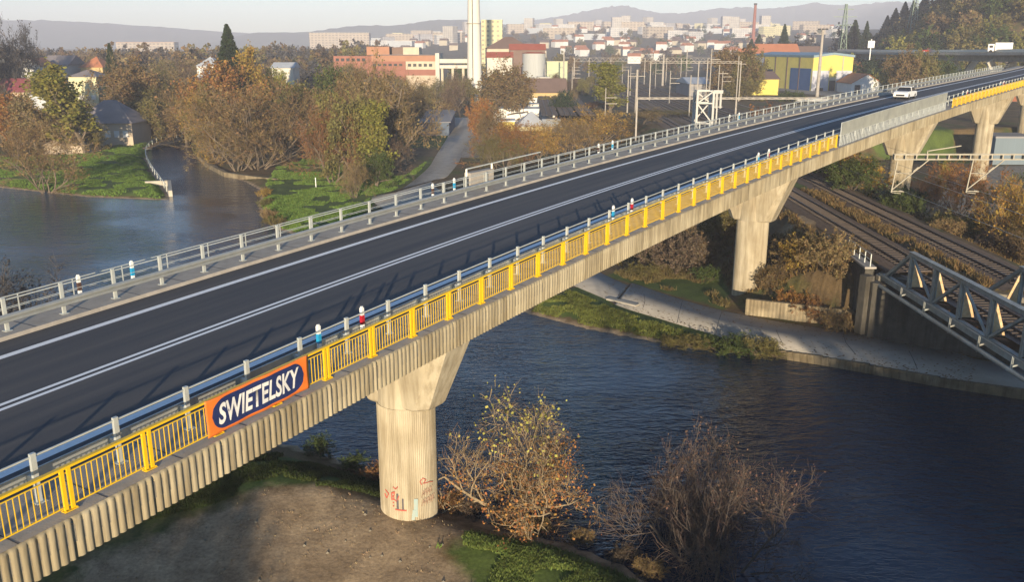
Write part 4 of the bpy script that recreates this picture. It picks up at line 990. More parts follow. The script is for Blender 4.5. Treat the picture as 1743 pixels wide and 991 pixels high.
blk(114, 162, 118, 300, 11, 'pale yellow house with low grey roof above the olive tree', 'paleyellow', 'roof_grey', 'hip', 2.4, 'house', 'house', wins=(4,1,1.2,1.2))
blk(-10, 52, 134, 290, 12, 'maroon roofed building at the left edge', 'beige', 'maroon', 'gable', 4.2, 'building', 'building')
blk(48, 82, 152, 262, 9, 'pale blue shed with dark roof at the left', 'roof_pale', 'roof_grey', 'gable', 1.6, 'shed', 'shed')
blk(333, 368, 96, 330, 11, 'small house with pale blue roof left of the tall conifer', 'white_w', 'roof_pale', 'hip', 3.4, 'house', 'house')
blk(218, 258, 120, 300, 10, 'low house hidden in the brown trees at the left', 'pale', 'roof_brown', 'hip', 3.0, 'house', 'house')
f1 = facade_mat('slab_facade', (.50,.42,.33), (.24,.20,.17), 6.5, 4.5, .55, .45)
f2 = facade_mat('pale_facade', (.54,.50,.45), (.25,.24,.24), 3.4, 3.0, .5, .45)
f3 = facade_mat('white_facade', (.60,.58,.56), (.30,.31,.33), 3.6, 3.1, .45, .42)
f4 = facade_mat('yellow_facade', (.68,.62,.36), (.34,.31,.22), 3.4, 3.0, .45, .42)
f5 = facade_mat('grey_facade', (.45,.44,.45), (.16,.16,.18), 3.2, 3.0, .5, .45)
blk(197, 296, 71, 1500, 20, 'long cream apartment block on the skyline left of the conifer', f1, 'roof_orange', 'flat', cat='apartment block', name='apartment_block')
blk(526, 628, 55, 1700, 22, 'long beige apartment slab on the skyline left of the factory', f1, 'pale', 'flat', cat='apartment block', name='apartment_block')
blk(462, 498, 106, 340, 10, 'low pale roofed building between the trees left of the factory', 'pale', 'roof_pale', 'gable', 2.0)
# red and cream factory by the white chimney
m_band = base_mat('factory_bands', .8)[0]
def factory():
    Y = 385; Lz = lambda py: gy(700, py, Y)[2]; X = lambda px: gy(px, 100, Y)[0]; g0 = gh(X(690), Y) - .5
    r = empty('factory', (X(690), Y, g0), 0, 'orange, red and cream banded factory left of the white chimney', 'factory')
    def bx_(px0, px1, p0, p1, m, nm='wall', dy=0, dep=18):
        x0, x1, z1, z0 = X(px0), X(px1), Lz(p0), (Lz(p1) if p1 is not None else g0); mb = MB(); mb.box(((x0+x1)/2, Y+dep/2+dy, (z0+z1)/2), (x1-x0, dep, z1-z0)); mb.build(nm, MT[m], r)
    bx_(632, 741, 94, 104, 'orange_w', 'wall_band'); bx_(632, 690, 104, None, 'red_w', 'wall'); bx_(690.3, 741, 104, 118, 'cream', 'wall_band'); bx_(690.3, 741, 118, 128, 'red_w', 'wall_band'); bx_(690.3, 741, 128, None, 'beige', 'wall')
    bx_(741.3, 748, 90, None, 'pale', 'stair_tower', -1.5, 20)
    bx_(622, 661, 79, 93.7, 'orange_w', 'upper_storey', 4, 14); bx_(665, 684, 80, 93.7, 'roof_brown', 'upper_storey', 5, 12); bx_(684.5, 712, 80, 93.7, 'cream', 'upper_storey', 4, 12)
    bx_(566, 631, 95, None, 'red_w', 'side_wing', 2, 16); bx_(630, 743, 92.6, 93.6, 'roof_grey', 'roof', -.3, 19)
    for i in range(6): px = 634+i*9; bx_(px, px+5.5, 108, 112, 'glass', 'window', -.12, 18)
    for i in range(5): px = 694+i*9; bx_(px, px+5.5, 108, 113, 'glass', 'window', -.12, 18)
    for i in range(6): px = 570+i*9; bx_(px, px+5.5, 99, 104, 'glass', 'window', 1.88, 16)
    return r
factory()
cvb = empty('conveyor_bridge', gy(772,110,378), 0, 'cream enclosed conveyor bridge between factory and white chimney', 'conveyor bridge')
x0, x1 = gy(748,100,378)[0], gy(800,100,378)[0]; z1, z0 = gy(770,100,378)[2], gy(770,107,378)[2]
mb = MB(); mb.box(((x0+x1)/2,380,(z0+z1)/2), (x1-x0,4,z1-z0)); mb.build('upper_gallery', MT['pale'], cvb)
z3, z4 = gy(770,110.5,378)[2], gy(770,116,378)[2]; mb = MB(); mb.box(((x0+x1)/2,380,(z3+z4)/2), (x1-x0,4.4,z3-z4)); mb.build('lower_gallery', MT['pale'], cvb)
for px in (752,770,788): x = gy(px,100,378)[0]; mb = MB(); mb.box((x,380,(z4+ZG)/2), (1.0,3,z4-ZG)); mb.build('support', MT['cream'], cvb)
blk(819, 855, 33, 620, 16, 'pale yellow tower block right behind the white chimney', f4, 'paleyellow', 'flat', cat='tower block', name='tower_block')
blk(826, 905, 62, 470, 20, 'cream building with broad brown roof right of the white chimney', 'cream', 'roof_brown', 'hip', 6.0, wins=(8,2,1.5,1.5))
blk(829, 872, 88, 430, 12, 'white building with small red roof right of the white chimney', 'pale', 'roof_red', 'gable', 2.6, wins=(4,1,1.3,1.3))
blk(868, 928, 74, 455, 14, 'dark brick building with red roof behind the round silo', 'roof_brown', 'roof_red', 'gable', 3.0)
blk(931, 966, 104, 408, 12, 'pale green box building right of the round silo', 'palegreen', 'paleyellow', 'flat')
blk(914, 936, 131, 372, 8, 'small cream annex right below the round silo', 'cream', 'pale', 'flat', wins=(2,1,1.2,1.2))
blk(895, 964, 134, 330, 16, 'ochre building with wide grey-brown roof and dark windows below the silo', 'ochre', 'roof_brown', 'gable', 5.0, wins=(7,1,1.5,2.6))
x, y, zt_ = gy(909, 88, 400); g0 = gh(x,y); slo = empty('silo', (x,y,g0), 0, 'round grey silo with red rimmed roof right of the white chimney', 'silo')
rs = 19*400/F; mb = MB(); mb.tube((x,y,g0), (x,y,zt_-.6), rs, n=36); mb.build('drum', M_('silo_grey', (.45,.46,.45), stretch=(3,3,.1)), slo); mb = MB(); mb.tube((x,y,zt_-.6), (x,y,zt_), rs+.35, rs*.6, n=36); mb.build('roof', MT['roof_red'], slo)
blk(838, 946, 185, 272, 10, 'long low white building with flat roof behind the tent roof', 'white_w', 'white_w', 'flat', wins=(6,1,1.4,1.0))
blk(868, 926, 177, 286, 8, 'white flat roofed upper building behind the long low white one', 'white_w', 'pale', 'flat')
blk(880, 930, 192, 252, 12, 'shed with pale blue pyramid roof beside the orange bushes', 'paleyellow', 'roof_pale', 'hip', 3.8, cat='shed', name='shed')
blk(927, 953, 203, 246, 14, 'narrow shed with bright white-blue roof right of the pyramid roof', 'beige', M_('roof_white', (.66,.70,.74)), 'gable', 2.0, cat='shed', name='shed')
blk(846, 876, 205, 250, 8, 'yellow and white hut left of the pyramid roof', 'yellow_w', 'white_w', 'flat', cat='shed', name='shed')
blk(716, 764, 197, 238, 24, 'long grey roofed shed beside the path behind the bare tree', M_('slate_wall', (.10,.13,.18)), M_('roof_slate', (.28,.27,.27)), 'mono', 1.6, cat='shed', name='shed')
blk(1174, 1212, 133, 330, 26, 'long grey shed in the rail yard left of the brown tree', 'roof_slate', 'roof_pale', 'gable', 2.0, cat='shed', name='shed')
blk(1350, 1410, 168, 300, 8, 'low grey industrial hut in front of the blue and yellow hall', 'grey_w', 'roof_pale', 'flat', cat='shed', name='shed')
# yellow and blue hall: gable front to the camera, long side recedes to the left
def hall():
    Y = 372; D = 52
    xa = gy(1385, 100, Y)[0]; xb = gy(1453, 100, Y)[0]; g0 = gh((xa+xb)/2, Y) - .2
    zc_, za, zb_ = gy(1420,90,Y)[2], gy(1385,94,Y)[2], gy(1453,93.5,Y)[2]
    shx = gy(1284, 100, Y+D)[0] - xa                       # how far the long side leans to the left
    r = empty('industrial_hall', (xa, Y, g0), 0, 'large industrial hall with yellow and grey front and pale blue roof', 'hall')
    zm = gy(1400,120,Y)[2]; dx = shx
    def P(u, t, z_): return (xa + (xb-xa)*u + dx*t, Y + D*t, z_)
    mb = MB(); mb.add([P(0,0,g0),P(1,0,g0),P(1,1,g0),P(0,1,g0),P(0,0,za),P(1,0,zb_),P(1,1,zb_),P(0,1,za),P(.5,0,zc_),P(.5,1,zc_)], [(0,1,5,8,4),(1,2,6,5),(3,7,9,6,2),(0,4,7,3)]); mb.build('yellow_wall', MT['yellow_w'], r)
    mb = MB(); mb.add([P(-.02,-.01,za+.05),P(.5,-.01,zc_+.25),P(1.02,-.01,zb_+.05),P(1.02,1.01,zb_+.05),P(.5,1.01,zc_+.25),P(-.02,1.01,za+.05)], [(0,1,4,5),(1,2,3,4)]); o = mb.build('roof', MT['roof_blue'], r); sm = o.modifiers.new('s','SOLIDIFY'); sm.thickness = .9; sm.offset = -1
    def front(u0, u1, z0, z1, m, nm, off=.06):
        x0, x1 = xa+(xb-xa)*u0, xa+(xb-xa)*u1; mb = MB(); mb.box(((x0+x1)/2, Y-off, (z0+z1)/2), (x1-x0, .1, z1-z0)); return mb.build(nm, m, r)
    front(.0, .42, g0, zm, MT['lilac_w'], 'grey_cladding'); front(.60, .99, g0, zm, MT['lilac_w'], 'grey_cladding'); front(.44, .59, g0, g0+4.4, MT['dark'], 'gateway')
    front(.44, .59, g0+4.4, g0+5.6, MT['cream'], 'gate_lintel', .08); front(.735, .755, g0, zb_-.5, MT['grey_w'], 'downpipe', .14); front(.10,.30,g0,g0+1.4,MT['dark'],'base_window',.12)
    def side(t0, t1, z0, z1, m, nm, off=.08):
        mb = MB(); a = P(0,t0,z0); b_ = P(0,t1,z0); mb.bar((a[0]-off,a[1],(z0+z1)/2), (b_[0]-off,b_[1],(z0+z1)/2), .1, z1-z0); return mb.build(nm, m, r)
    side(.02, .34, g0, zm+.8, MT['blue_w'], 'blue_door'); side(.64, .78, zm-3, zm-.2, MT['glass'], 'window'); side(.80,.99,g0,za-1.2,MT['lilac_w'],'grey_panel')
    for t in (.2,.4,.6,.8): side(t-.006, t+.006, g0, za-.8, MT['roof_brown'], 'side_rib', .16)
    return r
hall()
blk(1283, 1327, 122, 340, 9, 'small canopy building with yellow front left of the hall', 'yellow_w', 'roof_brown', 'mono', 2.6, cat='shed', name='shed')
blk(1452, 1502, 126, 352, 16, 'white gabled shed right of the yellow and blue hall', 'white_w', 'roof_orange', 'gable', 3.4, cat='shed', name='shed', axis_='y', doors=((.2,2.2,3.2),))
blk(1292, 1362, 74, 520, 14, 'long orange tiled roof building behind the blue roof hall', 'cream', 'roof_orange', 'gable', 5.0)
blk(1362, 1400, 78, 540, 12, 'brown roofed building behind the blue roof hall', 'beige', 'roof_brown', 'gable', 4.0)
blk(1262, 1296, 82, 480, 12, 'orange roofed building behind the brown tree in the yard', 'cream', 'roof_orange', 'gable', 4.0)
# things seen below the viaduct on the right
blk(1588, 1668, 216, 208, 6, 'long pale blue corrugated wall building between the third and fourth piers', M_('palebluewall', (.17,.215,.25), stretch=(6,6,.1)), 'roof_slate', 'flat', cat='warehouse', name='warehouse', zb=-12.9)
blk(1696, 1768, 232, 178, 8, 'pale blue container-like store at the right edge below the viaduct', 'palebluewall', 'roof_slate', 'flat', cat='store', name='store', zb=-12.9)
blk(1716, 1790, 158, 300, 10, 'rust red building under the viaduct at the right edge', M_('rustwall', (.28,.10,.05)), 'roof_brown', 'flat', zb=-11)
car((88, 208, -12.7), 2.4, 'pale car parked below the viaduct right of the fourth pier', m_car)

# motorway viaduct in front of the hill
mw = empty('motorway_viaduct', gy(1600, 95, 345), 0, 'distant motorway viaduct in front of the wooded hill, upper right', 'bridge')
pts = [gy(px, py, Y) for px, py, Y in ((1440,83,470),(1480,83.5,425),(1540,84,385),(1600,84,352),(1680,83.5,322),(1743,83,300),(1850,81,270),(2000,78,240))]
pts = [tuple(q) for q in resample(pts, 4)]
for nm, dz, hgt, wd, mk_ in (('deck', -1.6, .9, 12, 'concrete_ledge'), ('girder', -3.1, 2.1, 8, 'concrete_dark')):
    mb = MB()
    for p, q in zip(pts[:-1], pts[1:]): mb.bar((p[0],p[1]+6,p[2]+dz), (q[0]+.05,q[1]+6,q[2]+dz), wd, hgt)
    mb.build(nm, MT[mk_], mw)
for off in (0, 12):
    mb = MB()
    for p, q in zip(pts[:-1], pts[1:]): mb.bar((p[0],p[1]+off,p[2]-.55), (q[0],q[1]+off,q[2]-.55), .12, .9)
    mb.build('parapet', MT['steel'], mw)
for px, Y in ((1500,412),(1655,332),(1722,305)):
    x, y, z_ = gy(px, 100, Y); y += 6; g0 = gh(x, y)-1; zt2 = 5.2; mb = MB(); mb.bar((x,y,g0), (x,y,zt2-5), 3.0, 2.4)
    mb.bar((x-.6,y,zt2-6), (x-4.2,y,zt2+.3), 1.3, 2.4); mb.bar((x+.6,y,zt2-6), (x+4.2,y,zt2+.3), 1.3, 2.4); mb.build('forked_pier', MT['concrete'], mw)
# lorry
def lorry(loc, rz, label):
    r = empty('lorry', (0,0,0), 0, label, 'lorry')
    mb = MB(); mb.box((-2.6,0,1.75), (2.0,2.4,2.5)); mb.build('cab', MT['white'], r, local=True, bevel=.15)
    mb = MB(); mb.box((-3.62,0,2.1), (.06,2.0,.95)); mb.build('windscreen', MT['glass'], r, local=True)
    mb = MB(); mb.box((1.3,0,2.1), (5.4,2.5,2.7)); mb.build('cargo_box', MT['white'], r, local=True, bevel=.05)
    for x in (-2.6, 2.6):
        for sg_ in (-1,1): mb = MB(); mb.tube((x,sg_*.9,.5), (x,sg_*1.22,.5), .5, n=16); mb.build('wheel', MT['black'], r, local=True)
    mb = MB(); mb.box((-3.6,0,1.0), (.1,2.0,.4)); mb.build('bumper', MT['dark'], r, local=True)
    mb = MB(); mb.box((-2.6,-1.21,2.1), (1.1,.05,.8)); mb.build('side_window', MT['glass'], r, local=True)
    r.location = loc; r.rotation_euler = (0,0,rz)
p = gy(1714, 84, 312); lorry((p[0], p[1]+5, p[2]-1.1), -.45, 'white lorry driving on the distant motorway viaduct')
def far_car(px, Y, label, m): 
    p = gy(px, 84, Y); r = car((p[0], p[1]+4, p[2]-1.1), -.4, label, m); return r
far_car(1588, 358, 'small red car on the distant motorway viaduct', M_('car_red', (.35,.04,.03)))
x, y, z_ = gy(1482, 85, 400); sgn_b = empty('road_sign', (x,y,z_), 0, 'white square sign at the left end of the motorway viaduct', 'sign')
mb = MB(); mb.box((x,y,gy(1482,75,400)[2]), (2.9,.15,3.0)); mb.build('sign_board', MT['white'], sgn_b); mb = MB(); mb.box((x,y+.2,(z_-3+gy(1482,72,400)[2])/2), (.4,.15,9)); mb.build('post', MT['white'], sgn_b)

# far town: blocks copied from a few kinds
def proto_block(nm, W_, D_, H_, m, rm, roof='flat'):
    r = empty(nm, (0,0,0)); mb = MB(); mb.box((0,0,H_/2-1.5), (W_,D_,H_+3)); mb.build('wall', m, r, local=True)
    mb = MB()
    if roof == 'flat': mb.box((0,0,H_+.2), (W_+.3,D_+.3,.4))
    else:
        mb.add([(-W_/2-.4,-D_/2-.4,H_),(W_/2+.4,-D_/2-.4,H_),(W_/2+.4,D_/2+.4,H_),(-W_/2-.4,D_/2+.4,H_),(-W_/2,0,H_+3),(W_/2,0,H_+3)], [(0,1,5,4),(2,3,4,5),(1,2,5),(3,0,4)])
    mb.build('roof', rm, r, local=True); return r
def copy_tree(o, parent=None):
    c = o.copy(); COL.objects.link(c); c.parent = parent
    for ch in list(o.children): copy_tree(ch, c)
    return c
MT['roof_far'] = MT['roof_brown']
protos = [(proto_block('town_block', 30, 12, 13, f3, MT['pale']), 'white flat-roofed apartment block', 'apartment block'),
    (proto_block('town_block', 18, 14, 26, f2, MT['pale']), 'pale tower block', 'tower block'),
    (proto_block('town_block', 52, 12, 16, f1, MT['cream']), 'long cream apartment slab', 'apartment block'),
    (proto_block('town_house', 13, 10, 7, MT['white_w'], MT['roof_orange'], 'gable'), 'white house with orange roof', 'house'),
    (proto_block('town_house', 12, 10, 7, MT['cream'], MT['roof_brown'], 'gable'), 'cream house with brown roof', 'house'),
    (proto_block('town_hall', 40, 22, 8, MT['roof_pale'], MT['white_w']), 'low white storage hall', 'hall'),
    (proto_block('town_block', 24, 12, 16, f4, MT['paleyellow']), 'pale yellow apartment block', 'apartment block'),
    (proto_block('town_block', 22, 13, 12, f5, MT['roof_grey']), 'grey office block', 'office block')]
used = set(); rg = random.Random(21)
def zone(px): return 'left of the white chimney' if px < 800 else ('above the silo and yard' if px < 1150 else 'near the thin red chimney')
def put(kind, px, Y, rz):
    pr, lab, cat_ = protos[kind]; x = gy(px, 100, Y)[0]; z_ = gh(x, Y)
    o = pr if kind not in used else copy_tree(pr); used.add(kind)
    o.location = (x, Y, z_); o.rotation_euler = (0,0,rz)
    tag(o, '%s in the hazy far town, %s' % (lab, zone(px)), cat_, '%ss in the far town, %s' % (lab, zone(px)))
spots = []
for _ in range(190):
    px = rg.choice([rg.uniform(880,1300), rg.uniform(880,1300), rg.uniform(640,800), rg.uniform(880,1420)]); Y = rg.uniform(900, 2400) if px > 870 else rg.uniform(1200, 2300)
    if px > 1310 and Y < 1300: continue
    spots.append((px, Y))
for k, (px, Y) in enumerate(spots):
    kind = k % 8 if k < 8 else rg.choices(range(8), (6,3,3,5,5,2,2,2))[0]
    if kind in (0,1,2,5,6,7) and Y < 1350: kind = 3 if kind % 2 else 4
    put(kind, px, Y, rg.uniform(-.6,.6))

# ------------------------------------------------------------------ trees
def unit(v): return v/ (np.linalg.norm(v) + 1e-9)
def skeleton(seed, stems=1, H=10.0, spread=.55, r0=.22, lv=4, kids=(6,5,4), up=.25, base_clear=.22, lens=(.62,.34,.18,.09), wig=.16, lean=.35):
    r = np.random.default_rng(seed); segs = []; tips = []
    def grow(p, d, L, rad_, level):
        nseg = 5 if level == 0 else (4 if level == 1 else 3); pts = [p]; dirs = [d]
        for i in range(nseg):
            d = unit(d + r.normal(0, wig, 3) + np.array([0,0,up*(.5 if level else .25)])*.5); p = p + d*L/nseg; pts.append(p); dirs.append(d)
        rs = np.linspace(rad_, rad_*.45, nseg+1)
        for i in range(nseg): segs.append((pts[i], pts[i+1], rs[i], rs[i+1], level))
        if level >= lv-2:
            for i in range(1, nseg+1): tips.append((pts[i], dirs[i], level))
        if level < lv-1:
            n_ = kids[level]
            for k in range(n_):
                t = (base_clear if level == 0 else .2) + (1-(base_clear if level == 0 else .2))*((k+r.random())/n_); f = t*nseg; i = min(int(f), nseg-1); q = pts[i] + (pts[i+1]-pts[i])*(f-i)
                az = r.random()*6.283 if level else (k*2.4 + r.random()*.8); dd = dirs[i+1]
                a = unit(np.cross(dd, [math.cos(az), math.sin(az), .3])); nd = unit(dd*(1-spread) + a*spread*1.25 + np.array([0,0,up*.5]))
                Lc = H*lens[level+1]*(1.15-.45*t if level == 0 else 1)*r.uniform(.75,1.2)
                grow(q, nd, Lc, max(.012, rs[i]*.55), level+1)
    for s in range(stems):
        az = 6.283*s/max(1,stems) + r.random(); tilt = lean*r.uniform(.5,1.1) if stems > 1 else .05
        grow(np.array([math.cos(az)*.12*stems**.5, math.sin(az)*.12*stems**.5, -.3]), unit(np.array([math.cos(az)*tilt, math.sin(az)*tilt, 1])), H*lens[0]*r.uniform(.85,1.1), r0/(stems**.35), 0)
    return segs, tips
def seg_mesh(segs, minr=.008, sides=4):
    V = []; Fc = []
    for p, q, a, b_, lv in segs:
        n_ = sides + 1 if lv == 0 else (sides if lv == 1 else 3)
        d = unit(q-p); u = np.array([0,0,1.]) if abs(d[2]) < .9 else np.array([1.,0,0]); x = unit(np.cross(d, u)); y = np.cross(d, x); b0 = len(V)
        for e, r_ in ((p, max(a, minr)), (q, max(b_, minr))):
            for k in range(n_): A = 6.283*k/n_; V.append(e + x*r_*math.cos(A) + y*r_*math.sin(A))
        Fc += [(b0+k, b0+(k+1) % n_, b0+n_+(k+1) % n_, b0+n_+k) for k in range(n_)]
    me = bpy.data.meshes.new('trunk'); me.from_pydata([tuple(v) for v in V], [], Fc); return me
def sliver_mesh(P, D, L, W_, r, name='crown', leaf=False):
    n_ = len(P); A = r.normal(size=(n_,3)); X = np.cross(D, A); X /= np.linalg.norm(X, axis=1, keepdims=True)+1e-9
    L = L[:,None]; W_ = W_[:,None]
    a = P - X*W_*.5; b_ = P + X*W_*.5
    if leaf: c_ = P + D*L + X*W_*.5; d_ = P + D*L - X*W_*.5
    else: c_ = P + D*L + X*W_*.15; d_ = P + D*L - X*W_*.15
    V = np.stack([a,b_,c_,d_],1).reshape(-1,3); Fq = np.arange(n_*4).reshape(-1,4)
    me = bpy.data.meshes.new(name); me.vertices.add(len(V)); me.vertices.foreach_set('co', V.astype(np.float32).ravel()); me.loops.add(Fq.size); me.loops.foreach_set('vertex_index', Fq.astype(np.int32).ravel())
    me.polygons.add(n_); me.polygons.foreach_set('loop_start', np.arange(0,Fq.size,4,dtype=np.int32)); me.polygons.foreach_set('loop_total', np.full(n_,4,np.int32)); me.update(calc_edges=True); return me
def crown_from(tips, seed, ntw, nlf, tw_len, tw_w, lf, droop=0.0, outward=None):
    r = np.random.default_rng(seed); P0 = np.array([t[0] for t in tips]); D0 = np.array([t[1] for t in tips]); k = len(tips)
    out = []
    if ntw:
        i = r.integers(0, k, ntw); D = D0[i] + r.normal(0,.55,(ntw,3)) + np.array([0,0,.15-droop]); D /= np.linalg.norm(D,axis=1,keepdims=True)
        P = P0[i] + r.normal(0,.12,(ntw,3)); L = tw_len*r.uniform(.5,1.3,ntw); out.append((P, D, L, tw_w*r.uniform(.6,1.3,ntw), False))
    if nlf:
        i = r.integers(0, k, nlf); D = r.normal(0,1,(nlf,3)); D /= np.linalg.norm(D,axis=1,keepdims=True)
        c_ = r.random(k) < .75; i = np.where(c_[i], i, (i*7+3) % k)
        P = P0[i] + D0[i]*r.uniform(0,tw_len,(nlf,1)) + r.normal(0,.22,(nlf,3)); s = lf*r.uniform(.6,1.4,nlf); out.append((P, D, s, s*.75, True))
    return out, r
def merge_crown(parts, r):
    Ps = []; 
    V = []; 
    for P, D, L, W_, leaf in parts:
        n_ = len(P); A = r.normal(size=(n_,3)); X = np.cross(D, A); X /= np.linalg.norm(X, axis=1, keepdims=True)+1e-9; L = L[:,None]; W_ = W_[:,None]; t = 1.0 if leaf else .3
        V.append(np.stack([P-X*W_*.5, P+X*W_*.5, P+D*L+X*W_*.5*t, P+D*L-X*W_*.5*t],1).reshape(-1,3))
    V = np.concatenate(V); n_ = len(V)//4; me = bpy.data.meshes.new('crown'); me.vertices.add(len(V)); me.vertices.foreach_set('co', V.astype(np.float32).ravel()); me.loops.add(n_*4); me.loops.foreach_set('vertex_index', np.arange(n_*4, dtype=np.int32))
    me.polygons.add(n_); me.polygons.foreach_set('loop_start', np.arange(0,n_*4,4,dtype=np.int32)); me.polygons.foreach_set('loop_total', np.full(n_,4,np.int32)); me.update(calc_edges=True); me.materials.append(MT['leaf']); return me
PROT = {}
def prot(kind, var):
    key = (kind, var)
    if key in PROT: return PROT[key]
    sd_ = 100*len(kind) + var*17 + ord(kind[0])
    if kind == 'bare':      # broad leafless crown, twigs dominate
        sg_, tp = skeleton(sd_, 1, 10, .62, .26, 4, (10,6,4), .30, .16, (.72,.46,.22,.12)); pr = crown_from(tp, sd_, 5200, 1500, .75, .045, .17)
    elif kind == 'shrub':   # many stems from the ground
        sg_, tp = skeleton(sd_, 7, 10, .50, .20, 4, (5,4,3), .35, .12, (.78,.40,.22,.12), lean=.75); pr = crown_from(tp, sd_, 5200, 1500, .85, .045, .18)
    elif kind == 'round':   # still holds its leaves
        sg_, tp = skeleton(sd_, 1, 10, .66, .25, 4, (11,6,4), .20, .14, (.74,.46,.22,.12)); pr = crown_from(tp, sd_, 2200, 9500, .6, .045, .20)
    elif kind == 'tall':
        sg_, tp = skeleton(sd_, 1, 10, .42, .20, 4, (13,5,4), .45, .10, (.90,.26,.14,.08)); pr = crown_from(tp, sd_, 1500, 5200, .5, .045, .22)
    elif kind == 'far':     # coarse version for woods seen from afar
        sg_, tp = skeleton(sd_, 1, 10, .62, .26, 3, (11,6), .28, .15, (.76,.42,.20)); pr = crown_from(tp, sd_, 1300, 1500, .9, .10, .42)
    elif kind == 'conifer':
        r = np.random.default_rng(sd_); n_ = 5200; z_ = r.random(n_)**.8; zz_ = .8 + z_*9.2; rad_ = (1-z_)**.9*2.1*(.75+.35*np.sin(zz_*5.5)**2)+.08; az = r.random(n_)*6.283; q = r.random(n_)**.45
        P = np.stack([np.cos(az)*rad_*q*.8, np.sin(az)*rad_*q*.8, zz_],1); D = np.stack([np.cos(az)*(1.1-z_), np.sin(az)*(1.1-z_), -.15+.9*z_+r.normal(0,.25,n_)],1); D /= np.linalg.norm(D,axis=1,keepdims=True)
        sg_ = [(np.array([0,0,-.3]), np.array([0,0,9.6]), .2, .03, 0)]; tp = None; pr = ([(P, D, (.14+.42*(1-z_))*r.uniform(.6,1.3,n_), .20*r.uniform(.6,1.3,n_), False)], r)
    elif kind == 'brush':   # low dense thicket
        sg_, tp = skeleton(sd_, 9, 10, .55, .14, 3, (5,4), .25, .10, (.70,.42,.24), lean=1.0); pr = crown_from(tp, sd_, 4200, 3600, 1.1, .07, .34)
    tr_ = seg_mesh([s for s in sg_ if s[4] < 3 or kind in ('bare','shrub')]); tr_.materials.append(MT['bark'])
    cr = merge_crown(*pr); PROT[key] = (tr_, cr); return PROT[key]
C_ = dict(orange=(.27,.135,.042), rust=(.19,.098,.042), brown=(.180,.126,.058), tan=(.240,.172,.080), olive=(.165,.140,.048), ygreen=(.215,.200,.045), green=(.075,.10,.028), dark=(.028,.045,.020), grey=(.075,.073,.075), purple=(.135,.098,.068), gold=(.34,.215,.05))
SC = {}
def tree(kind, x, y, h, wf, col, label, name=None, group=None, z=None, var=None, jit=.12, cat=None):
    rr = random.Random(hash((round(x,1), round(y,1))) & 0xffff); z = gh(x, y) if z is None else z; var = rr.randrange(3) if var is None else var
    tr_, cr = prot(kind, var); nm = name or {'bare':'bare_tree','shrub':'bush','round':'tree','tall':'tree','far':'tree','conifer':'conifer_tree','brush':'bush'}[kind]
    r = empty(nm, (x, y, z-.1), rr.random()*6.283, label, cat or ('bush' if nm == 'bush' else 'tree'), group); s = h/10.0; r.scale = (s*wf, s*wf, s)
    t = bpy.data.objects.new('trunk' if nm != 'bush' else 'stems', tr_); COL.objects.link(t); t.parent = r
    c = bpy.data.objects.new('crown' if nm != 'bush' else 'foliage', cr); COL.objects.link(c); c.parent = r
    k = 1 + rr.uniform(-jit, jit); b_ = C_[col]; c.color = (b_[0]*k*(1+rr.uniform(-.06,.06)), b_[1]*k, b_[2]*k, 1); return r
def tp(kind, px, pb_, pt_, wpx, col, label, zg=None, Y=None, **k):
    # tree given by where its foot and top are seen; converted to a place and a height on the ground
    if Y is None:
        x, y = gp(px, pb_, ZG if zg is None else zg)
    else: x, y, _ = gy(px, pb_, Y)
    z0 = gh(x, y); D = math.hypot(x, y); h = gy(px, pt_, y)[2] - z0
    wn = {'bare':8.2,'shrub':9.5,'round':8.6,'tall':4.6,'far':8,'conifer':4.2,'brush':11}[kind]
    wm = wpx*(y*math.cos(PIT) - (z0+h*.5-CH)*math.sin(PIT))/F; wf = (wm/wn)/(h/10.0)
    return tree(kind, x, y, h, wf, col, label, **k)
